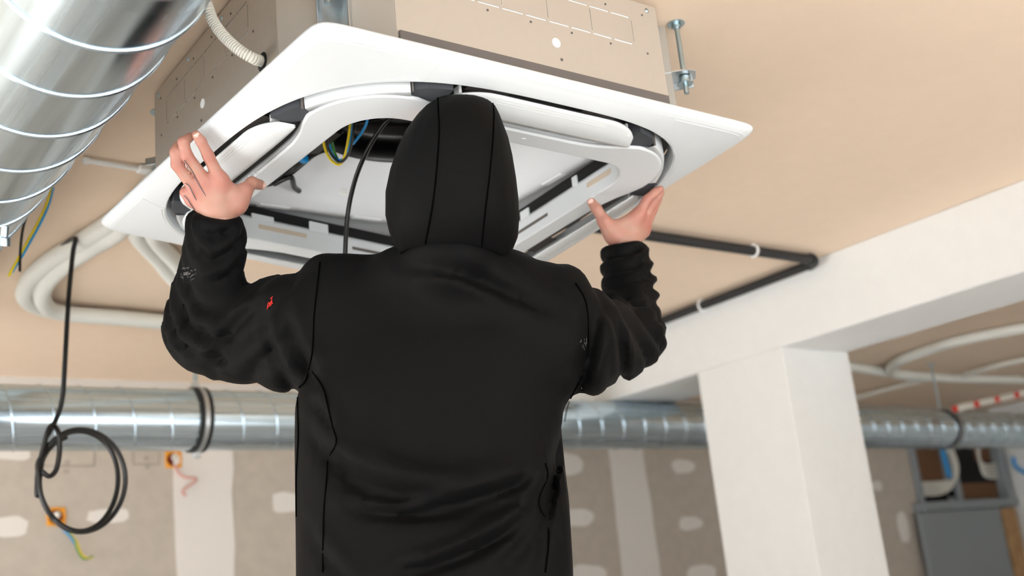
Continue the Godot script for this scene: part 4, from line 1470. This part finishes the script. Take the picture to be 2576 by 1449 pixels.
func build_person() -> void:
	var o := thing("person", "person in a black hooded jacket seen from behind, hands raised to the white panel", "person", Basis(Vector3.UP, -YAW) * FEET, Basis(Vector3.UP, -YAW))
	# platform that carries the worker
	var feet := Basis(Vector3.UP, -YAW) * FEET
	var pf := thing("work_platform", "low aluminium work platform under the feet of the person in black", "platform", Vector3(feet.x, 0, feet.z), Basis(Vector3.UP, -YAW))
	part(pf, "deck", Geo.new().box(Vector3(0, FEET.y - 0.02, 0), Vector3(1.1, 0.04, 0.46), Basis.IDENTITY, 0.006), "aluminium")
	for sx in [-1.0, 1.0]:
		for sz in [-1.0, 1.0]:
			part(pf, "leg", Geo.new().tube([Vector3(sx * 0.5, FEET.y - 0.04, sz * 0.19), Vector3(sx * 0.6, 0.0, sz * 0.24)], 0.018, 10), "aluminium")
		part(pf, "rung", Geo.new().rod(Vector3(sx * 0.55, 0.3, -0.215), Vector3(sx * 0.55, 0.3, 0.215), 0.014, 10), "aluminium")

	# ---- joints
	var jl := hand("l")
	var jr := hand("r")
	var sl := fwd(800, 815, 1.84)
	var sr := fwd(1425, 850, 1.85)
	var el := fwd(516, 836, 1.93)
	var er := fwd(1588, 846, 2.07)
	var wl: Vector3 = jl.wrist.lerp(jl.fore, 0.45)
	var wr: Vector3 = jr.wrist.lerp(jr.fore, 0.45)
	torso = [sec(1800, 748, 1462, 1.84, 0.125), sec(1449, 744, 1450, 1.84, 0.128), sec(1300, 743, 1441, 1.84, 0.13), sec(1200, 742, 1430, 1.84, 0.132), sec(1100, 741, 1420, 1.84, 0.135), sec(1000, 742, 1432, 1.84, 0.136), sec(900, 775, 1462, 1.84, 0.132), sec(800, 806, 1465, 1.84, 0.12), sec(730, 850, 1420, 1.84, 0.10), sec(690, 960, 1330, 1.83, 0.082)]
	torso.sort_custom(func(a, b): return a[0] < b[0])
	jacket_caps = [
		cap(fwd(1120, 735, 1.80), fwd(850, 765, 1.83), 0.074, 0.078), cap(fwd(1120, 735, 1.80), fwd(1385, 790, 1.83), 0.074, 0.078),
		cap(fwd(850, 765, 1.83), sl, 0.078, 0.092), cap(fwd(1385, 790, 1.83), sr, 0.076, 0.086),
		cap(sl, el, 0.088, 0.064), cap(el, wl, 0.063, 0.047), cap(sr, er, 0.083, 0.058), cap(er, wr, 0.058, 0.046),
		cap(fwd(555, 878, 1.91), fwd(745, 898, 1.86), 0.052, 0.058), cap(fwd(1478, 905, 1.88), fwd(1585, 862, 2.02), 0.052, 0.05), cap(fwd(1010, 690, 1.76), fwd(1280, 705, 1.76), 0.045, 0.045), cap(fwd(1130, 690, 1.77), fwd(1135, 640, 1.73), 0.075, 0.075)]
	var back := Vector3(0, 0, 1)
	arm_l = [cap(sl, el, 0.088, 0.064) + [back, 2.3, 0.014, 0.4], cap(el, wl, 0.063, 0.047) + [back, 5.0, 0.021, 1.0]]
	arm_r = [cap(sr, er, 0.083, 0.058) + [back, 2.8, 0.014, 2.0], cap(er, wr, 0.058, 0.046) + [back, 5.2, 0.020, 2.4]]
	for q in [[jl, wl, 0.047], [jr, wr, 0.046]]:
		var ax: Vector3 = (q[0].wrist - q[1]).normalized()
		cuffs.append([q[1] + ax * 0.018, ax, cap(q[1] - ax * 0.012, q[1] + ax * 0.06, q[2] - 0.008, q[2] - 0.004)])
	var flat := func(list: Array) -> Array:
		var out := []
		var raw := []
		for q in list:
			var p := fwd(q[0], q[1], 1.71)
			raw.append(Vector3(p.x, p.y, 0.0))
		for p in Geo.spline(raw, 3):
			out.append(Vector2(p.x, p.y))
		return out
	var zc := -1.84 - FEET.z
	creases = [
		{"pts": flat.call([[835, 1150], [885, 1200], [960, 1238], [1060, 1262], [1150, 1268], [1250, 1245], [1330, 1215]]), "w": 0.020, "a": 0.016, "z": zc},
		{"pts": flat.call([[870, 1275], [960, 1292], [1060, 1292], [1170, 1262], [1270, 1228], [1340, 1195]]), "w": 0.009, "a": 0.014, "z": zc},
		{"pts": flat.call([[1000, 1440], [1080, 1428], [1190, 1385], [1280, 1335], [1340, 1270], [1380, 1205]]), "w": 0.010, "a": 0.015, "z": zc},
		{"pts": flat.call([[1180, 1310], [1215, 1285], [1270, 1272], [1330, 1248], [1360, 1215]]), "w": 0.008, "a": 0.006, "z": zc},
		{"pts": flat.call([[1250, 1440], [1330, 1350], [1375, 1250], [1392, 1150], [1415, 1060]]), "w": 0.012, "a": 0.011, "z": zc},
		{"pts": flat.call([[1350, 1440], [1372, 1330], [1385, 1250], [1395, 1180], [1410, 1090]]), "w": 0.008, "a": 0.008, "z": zc},
		{"pts": flat.call([[760, 1060], [800, 1120], [845, 1165], [900, 1215]]), "w": 0.012, "a": 0.008, "z": zc},
		{"pts": flat.call([[755, 1310], [780, 1360], [810, 1400], [850, 1440], [880, 1480]]), "w": 0.010, "a": 0.005, "z": zc},
		{"pts": flat.call([[1390, 770], [1340, 755], [1290, 738], [1200, 705], [1100, 690], [1020, 670]]), "w": 0.012, "a": 0.009, "z": zc},
		{"pts": flat.call([[700, 760], [718, 830], [745, 890], [778, 935]]), "w": 0.012, "a": 0.008, "z": zc - 0.12},
		{"pts": flat.call([[640, 770], [655, 850], [680, 920], [700, 960]]), "w": 0.010, "a": 0.007, "z": zc - 0.12},
		{"pts": flat.call([[470, 870], [520, 800], [580, 760], [620, 740]]), "w": 0.012, "a": 0.010, "z": zc - 0.20},
		{"pts": flat.call([[1500, 760], [1495, 830], [1480, 890], [1470, 940]]), "w": 0.013, "a": 0.015, "z": zc - 0.15},
		{"pts": flat.call([[1560, 760], [1580, 830], [1590, 890], [1575, 930]]), "w": 0.010, "a": 0.008, "z": zc - 0.25},
		{"pts": flat.call([[760, 1000], [790, 1010], [820, 1060], [838, 1110]]), "w": 0.008, "a": 0.005, "z": zc}]
	var jk: Array = nets(jacket_d, Vector3(-0.60, 0.86, -0.62), Vector3(0.62, 1.80, 0.24), 0.008)
	var gj := Geo.new()
	gj.chunk(jk[0], jk[1])
	var jacket := part(o, "jacket", gj, "softshell", "black softshell jacket")

	# ---- hood: a loft of shell sections, open to the front
	var hs := [[652, 1012, 1262, 1.735, 0.088], [640, 1003, 1272, 1.725, 0.092], [620, 991, 1288, 1.715, 0.098], [590, 980, 1301, 1.705, 0.106], [550, 972, 1306, 1.70, 0.113], [500, 973, 1304, 1.695, 0.118], [450, 983, 1299, 1.69, 0.119], [400, 1000, 1290, 1.685, 0.116], [360, 1019, 1281, 1.68, 0.108], [325, 1042, 1269, 1.675, 0.096], [300, 1062, 1260, 1.672, 0.082], [282, 1080, 1251, 1.668, 0.066], [272, 1096, 1243, 1.664, 0.048], [267, 1118, 1228, 1.662, 0.026], [265, 1140, 1205, 1.660, 0.010]]
	var rows_o := []
	var rows_i := []
	var hn := FastNoiseLite.new()
	hn.seed = 5
	hn.frequency = 9.0
	for s in hs:
		var a := fwd(s[1], s[0], s[3])
		var b := fwd(s[2], s[0], s[3])
		var m := (a + b) / 2
		var ex := (b - a) / 2
		var ez := Vector3(0, 0, 1) * float(s[4])
		var ro := PackedVector3Array()
		var ri := PackedVector3Array()
		for k in 73:
			var an := deg_to_rad(-150.0 + 300.0 * k / 72.0)
			var cx := signf(sin(an)) * pow(absf(sin(an)), 0.86)
			var cz := signf(cos(an)) * pow(absf(cos(an)), 0.92)
			var dirn := ex * cx + ez * cz
			# vertical gathers near the neck, soft dents above
			var low := smoothstep(560.0, 650.0, float(s[0]))
			var fold := 0.055 * low * sin(an * 5.0 + 0.6) * absf(sin(an)) + 0.016 * hn.get_noise_3d(cx, s[0] * 0.004, cz)
			ro.append(m + dirn * (1.0 + fold))
			ri.append(m + dirn * (0.955 + fold))
		rows_o.append(ro)
		rows_i.append(ri)
	var gh := Geo.new()
	gh.grid(rows_o, false, false)
	var back_at := gh.v[36 + 73 * 5]
	if gh.n[36 + 73 * 5].z < 0:
		gh = Geo.new()
		for r in rows_o:
			r.reverse()
		var rr := []
		for r in rows_o:
			var q := PackedVector3Array(r)
			q.reverse()
			rr.append(q)
		gh.grid(rr, false, false)
		rows_o = rr
	gh.grid(rows_i, false, false)
	for k in [0, 72]:
		var strip := []
		for r in rows_o.size():
			strip.append(PackedVector3Array([rows_o[r][k], rows_i[r][k]]))
		gh.grid(strip, false, false)
	var hood := part(jacket, "hood", gh, "softshell", "black hood pulled up over the head")
	# seams of hood and back
	for line in [[[276, 1101], [320, 1102], [400, 1105], [470, 1101], [540, 1094], [600, 1083], [652, 1070]], [[284, 1240], [330, 1243], [400, 1241], [480, 1234], [560, 1224], [652, 1212]]]:
		var pts := []
		for r in rows_o.size():
			var v: float = hs[r][0]
			if v < line[0][0] - 5:
				continue
			var u: float = line[-1][1]
			for k in line.size() - 1:
				if v >= line[k][0] and v <= line[k + 1][0]:
					u = lerpf(line[k][1], line[k + 1][1], (v - line[k][0]) / float(line[k + 1][0] - line[k][0]))
			if v < line[0][0]:
				u = line[0][1]
			var best := 1e9
			var hit := Vector3.ZERO
			for k in range(14, 58):
				var ua := pixel_u(rows_o[r][k])
				var ub := pixel_u(rows_o[r][k + 1])
				if (ua - u) * (ub - u) <= 0.0:
					hit = rows_o[r][k].lerp(rows_o[r][k + 1], (u - ua) / (ub - ua + 1e-6))
					best = 0.0
			if best == 0.0:
				pts.append(hit + Vector3(0, 0, 0.0003))
		part(hood, "hood_seam", Geo.new().tube(Geo.spline(pts, 4), 0.0012, 6), "seam_black")
	seam(jacket, "back_seam", [Vector2(805, 660), Vector2(798, 720), Vector2(790, 800), Vector2(786, 880), Vector2(772, 950), Vector2(752, 975)], jacket_d, 1.5, 2.4, 0.0013)
	seam(jacket, "back_seam", [Vector2(786, 935), Vector2(812, 975), Vector2(824, 1020), Vector2(836, 1070), Vector2(846, 1112), Vector2(826, 1155), Vector2(822, 1200), Vector2(814, 1300), Vector2(812, 1440)], jacket_d, 1.5, 2.4, 0.0013)
	seam(jacket, "back_seam", [Vector2(1448, 712), Vector2(1474, 760), Vector2(1480, 830), Vector2(1476, 900), Vector2(1460, 955), Vector2(1432, 1010), Vector2(1420, 1060)], jacket_d, 1.5, 2.4, 0.0013)
	seam(jacket, "back_seam", [Vector2(1372, 1165), Vector2(1377, 1200), Vector2(1355, 1262), Vector2(1378, 1320), Vector2(1380, 1370), Vector2(1372, 1440)], jacket_d, 1.5, 2.4, 0.0013)
	seam(jacket, "side_seam", [Vector2(748, 990), Vector2(750, 1100), Vector2(745, 1200), Vector2(745, 1300)], jacket_d, 1.5, 2.4, 0.0012)
	# plaster dust rubbed on the sleeves
	for k in 26:
		var c := Vector2(468, 692) + Vector2(rng.randf_range(-16, 14), rng.randf_range(-16, 18))
		var st := Vector2(rng.randf_range(5, 14), rng.randf_range(-9, -2))
		seam(jacket, "dust_streak", [c, c + st * 0.5 + Vector2(0, rng.randf_range(-1, 1)), c + st], jacket_d, 1.6, 2.4, rng.randf_range(0.00018, 0.0004), "plaster_dust", 2)
	for k in 12:
		var c := Vector2(1470, 872) + Vector2(rng.randf_range(-10, 6), rng.randf_range(-26, 26))
		var st := Vector2(rng.randf_range(-2, 3), rng.randf_range(4, 12))
		seam(jacket, "dust_streak", [c, c + st * 0.5, c + st], jacket_d, 1.6, 2.4, rng.randf_range(0.00015, 0.0003), "plaster_dust", 2)
	# red stitched lettering half hidden in a sleeve fold
	for q in [[[672, 778], [676, 760], [681, 770], [684, 752]], [[676, 772], [682, 758], [686, 764]], [[680, 752], [686, 746]]]:
		var pts := []
		for p in q:
			pts.append(Vector2(p[0], p[1]))
		seam(jacket, "red_lettering", pts, jacket_d, 1.5, 2.4, 0.0008, "embroidery_red", 3)

	# ---- body: one continuous skin under the clothes, fine at the hands
	var head_c := fwd(1140, 455, 1.715)
	var neck := fwd(1130, 640, 1.79)
	var pelvis := Vector3(0.0, 0.86, 0.0)
	var body_caps := [cap(neck, head_c + Vector3(0, -0.05, 0), 0.05, 0.055), cap(neck, fwd(1125, 760, 1.82), 0.055, 0.075), cap(fwd(1120, 790, 1.83), fwd(830, 820, 1.84), 0.07, 0.055), cap(fwd(1120, 790, 1.83), fwd(1400, 850, 1.85), 0.07, 0.055),
		cap(sl, el, 0.052, 0.040), cap(el, wl, 0.040, 0.027), cap(sr, er, 0.050, 0.040), cap(er, wr, 0.040, 0.027), cap(wl, jl.wrist, 0.027, 0.0235), cap(wr, jr.wrist, 0.027, 0.0235),
		cap(fwd(1115, 900, 1.84), pelvis, 0.06, 0.06), cap(pelvis + Vector3(-0.09, -0.02, 0), Vector3(-0.10, 0.46, 0.0), 0.085, 0.055), cap(Vector3(-0.10, 0.46, 0.0), Vector3(-0.10, 0.08, 0.01), 0.055, 0.038), cap(pelvis + Vector3(0.09, -0.02, 0), Vector3(0.10, 0.46, 0.0), 0.085, 0.055), cap(Vector3(0.10, 0.46, 0.0), Vector3(0.10, 0.08, 0.01), 0.055, 0.038)]
	var up := (head_c - neck).normalized()
	var face := Vector3(0, 0.42, -1.0).normalized()
	face = (face - up * face.dot(up) * 0.4).normalized()
	var body_d := func(p: Vector3) -> float:
		var d := caps_d(p, body_caps, 0.03)
		var q := p - (head_c + face * 0.012)
		var sc := Vector3(q.x / 0.076, q.dot(up) / 0.112, q.dot(face) / 0.093)
		var e := (sc.length() - 1.0) * 0.08
		return smin(d, e, 0.03)
	var bn: Array = nets(body_d, Vector3(-0.56, -0.0, -0.60), Vector3(0.56, 1.83, 0.30), 0.014)
	var gb := Geo.new()
	var skin := Color(0.47, 0.245, 0.178)
	var bc := PackedColorArray()
	for p in bn[0]:
		bc.append(skin)
	# leave out the coarse wrist ends: the fine hands replace them
	gb.chunk(bn[0], bn[1], PackedVector2Array(), true, bc)
	# face: nose, brow, lips, ears
	for f in [[0.0, -0.01, 0.098, 0.014, 0.02, 0.016], [-0.028, 0.016, 0.086, 0.013, 0.009, 0.01], [0.028, 0.016, 0.086, 0.013, 0.009, 0.01], [0.0, -0.052, 0.088, 0.022, 0.009, 0.010], [-0.077, -0.005, 0.0, 0.008, 0.028, 0.016], [0.077, -0.005, 0.0, 0.008, 0.028, 0.016]]:
		var rows := []
		for a in 9:
			var row := PackedVector3Array()
			for b in 14:
				var th := PI * a / 8.0
				var ph := TAU * b / 14.0
				row.append(head_c + face * 0.012 + Vector3.RIGHT * (f[0] + f[3] * sin(th) * cos(ph)) + up * (f[1] + f[4] * cos(th)) + face * (f[2] + f[5] * sin(th) * sin(ph)))
			rows.append(row)
		var g2 := Geo.new().grid(rows, true)
		var cc := PackedColorArray()
		for k in g2.v.size():
			cc.append(skin)
		gb.chunk(g2.v, g2.i, PackedVector2Array(), true, cc)
	var red := Color(0.45, 0.135, 0.105)
	for side in ["l", "r"]:
		var j := hand(side)
		var fingers := hand_caps(j)
		var palm := palm_caps(j)
		var rad := {"index": 0.0112, "middle": 0.0112, "ring": 0.0108, "little": 0.01, "thumb": 0.0165}
		var knuckles := []
		for f in rad:
			knuckles.append([j[f][0], 0.0128, 1.0])
			knuckles.append([j[f][1], 0.0100, 0.85])
			knuckles.append([j[f][2], 0.0085, 0.5])
			knuckles.append([j[f][3], 0.0085, 0.45])
		var chains := []
		for f in 5:
			chains.append(fingers.slice(f * 3, f * 3 + 3))
		var hand_d := func(p: Vector3) -> float:
			var d := caps_d(p, palm, 0.014)
			var e := 1e3
			for c in chains:
				# fingers stay apart from one another and join the palm softly
				var x := caps_d(p, c, 0.004)
				e = smin(e, x, 0.0025)
			return smin(d, e, 0.007)
		var lo := Vector3(1e3, 1e3, 1e3)
		var hi := -lo
		for c in fingers + palm:
			for q in [c[0], c[0] + c[1]]:
				lo = lo.min(q - Vector3.ONE * 0.034)
				hi = hi.max(q + Vector3.ONE * 0.034)
		var hn2: Array = nets(hand_d, lo, hi, 0.003)
		var hc := PackedColorArray()
		var fnz := FastNoiseLite.new()
		fnz.seed = 11
		fnz.frequency = 55.0
		for p in hn2[0]:
			var t := 0.0
			for kn in knuckles:
				var dd: float = p.distance_to(kn[0]) / (kn[1] * 1.9)
				t = maxf(t, kn[2] * clampf(1.25 - dd, 0.0, 1.0))
			var nz := fnz.get_noise_3dv(p) * 0.5 + 0.5
			var col := skin.lerp(red, clampf(t * 0.85 + (nz - 0.5) * 0.22, 0.0, 1.0)) * (0.95 + 0.10 * nz)
			hc.append(col)
		gb.chunk(hn2[0], hn2[1], PackedVector2Array(), true, hc)
	var body := part(o, "body", gb, "skin")
	var jh := hand_caps(jl) + palm_caps(jl)
	var left_d := func(p: Vector3) -> float: return caps_d(p, jh, 0.010)
	for line in [[[464, 403], [472, 414], [484, 432], [494, 452], [506, 474], [520, 496]], [[466, 461], [476, 468], [484, 484], [494, 504]], [[462, 492], [472, 502], [480, 515], [490, 528]]]:
		var lp := []
		for q in line:
			lp.append(Vector2(q[0], q[1]))
		seam(body, "tattoo_line", lp, left_d, 1.8, 2.2, 0.0007, "tattoo", 5)
	# nails that show
	for q in [[jl.index[2], jl.index[3], 0.0078, 0.0050], [jl.thumb[2], jl.thumb[3], 0.0095, 0.0062], [jr.thumb[2], jr.thumb[3], 0.0095, 0.0062]]:
		var ax: Vector3 = (q[1] - q[0]).normalized()
		var to_eye: Vector3 = ((EYE - FEET) - q[1]).normalized()
		var nn := (to_eye - ax * to_eye.dot(ax)).normalized()
		var sd := ax.cross(nn)
		var c: Vector3 = q[1] - ax * 0.002
		var rows := []
		for a in 7:
			var row := PackedVector3Array()
			for b in 9:
				var x := -1.0 + 2.0 * b / 8.0
				var yv := -1.0 + 2.0 * a / 6.0
				var w := 1.0 if absf(yv) < 0.7 else 0.78
				row.append(c + sd * x * q[3] * w + ax * yv * q[3] * 1.15 + nn * (q[2] * (1.05 - 0.28 * x * x - 0.08 * yv * yv) - 0.0006))
			rows.append(row)
		part(body, "fingernail", Geo.new().grid(rows, false, false), "nail")

	# ---- trousers and shoes
	var tc := [cap(Vector3(-0.07, 0.90, 0), Vector3(-0.10, 0.46, 0.0), 0.115, 0.08), cap(Vector3(-0.10, 0.46, 0), Vector3(-0.105, 0.07, 0.01), 0.08, 0.062), cap(Vector3(0.07, 0.90, 0), Vector3(0.10, 0.46, 0.0), 0.115, 0.08), cap(Vector3(0.10, 0.46, 0), Vector3(0.105, 0.07, 0.01), 0.08, 0.062)]
	var trou_d := func(p: Vector3) -> float:
		var d := caps_d(p, tc, 0.02)
		return maxf(d, 0.05 - p.y) + 0.003 * sin(p.y * 60.0 + p.x * 20.0)
	var tn: Array = nets(trou_d, Vector3(-0.24, 0.0, -0.16), Vector3(0.24, 1.04, 0.16), 0.016)
	var gt := Geo.new()
	gt.chunk(tn[0], tn[1])
	part(o, "trousers", gt, "trousers", "dark work trousers")
	for s in [-1.0, 1.0]:
		var sc := [cap(Vector3(s * 0.105, 0.05, 0.05), Vector3(s * 0.115, 0.042, -0.16), 0.048, 0.04), cap(Vector3(s * 0.105, 0.1, 0.02), Vector3(s * 0.105, 0.05, 0.03), 0.045, 0.05)]
		var shoe_d := func(p: Vector3) -> float:
			return maxf(caps_d(p, sc, 0.03), 0.002 - p.y)
		var sn: Array = nets(shoe_d, Vector3(s * 0.11 - 0.08, -0.02, -0.24), Vector3(s * 0.11 + 0.08, 0.18, 0.14), 0.01)
		var gs := Geo.new()
		gs.chunk(sn[0], sn[1])
		part(o, "shoe", gs, "shoe")

func pixel_u(p: Vector3) -> float:
	# where a point of the worker falls across the picture
	var q := cam_basis().inverse() * (Basis(Vector3.UP, -YAW) * (p + FEET) - EYE)
	return 1288.0 + FOCAL * q.x / -q.z
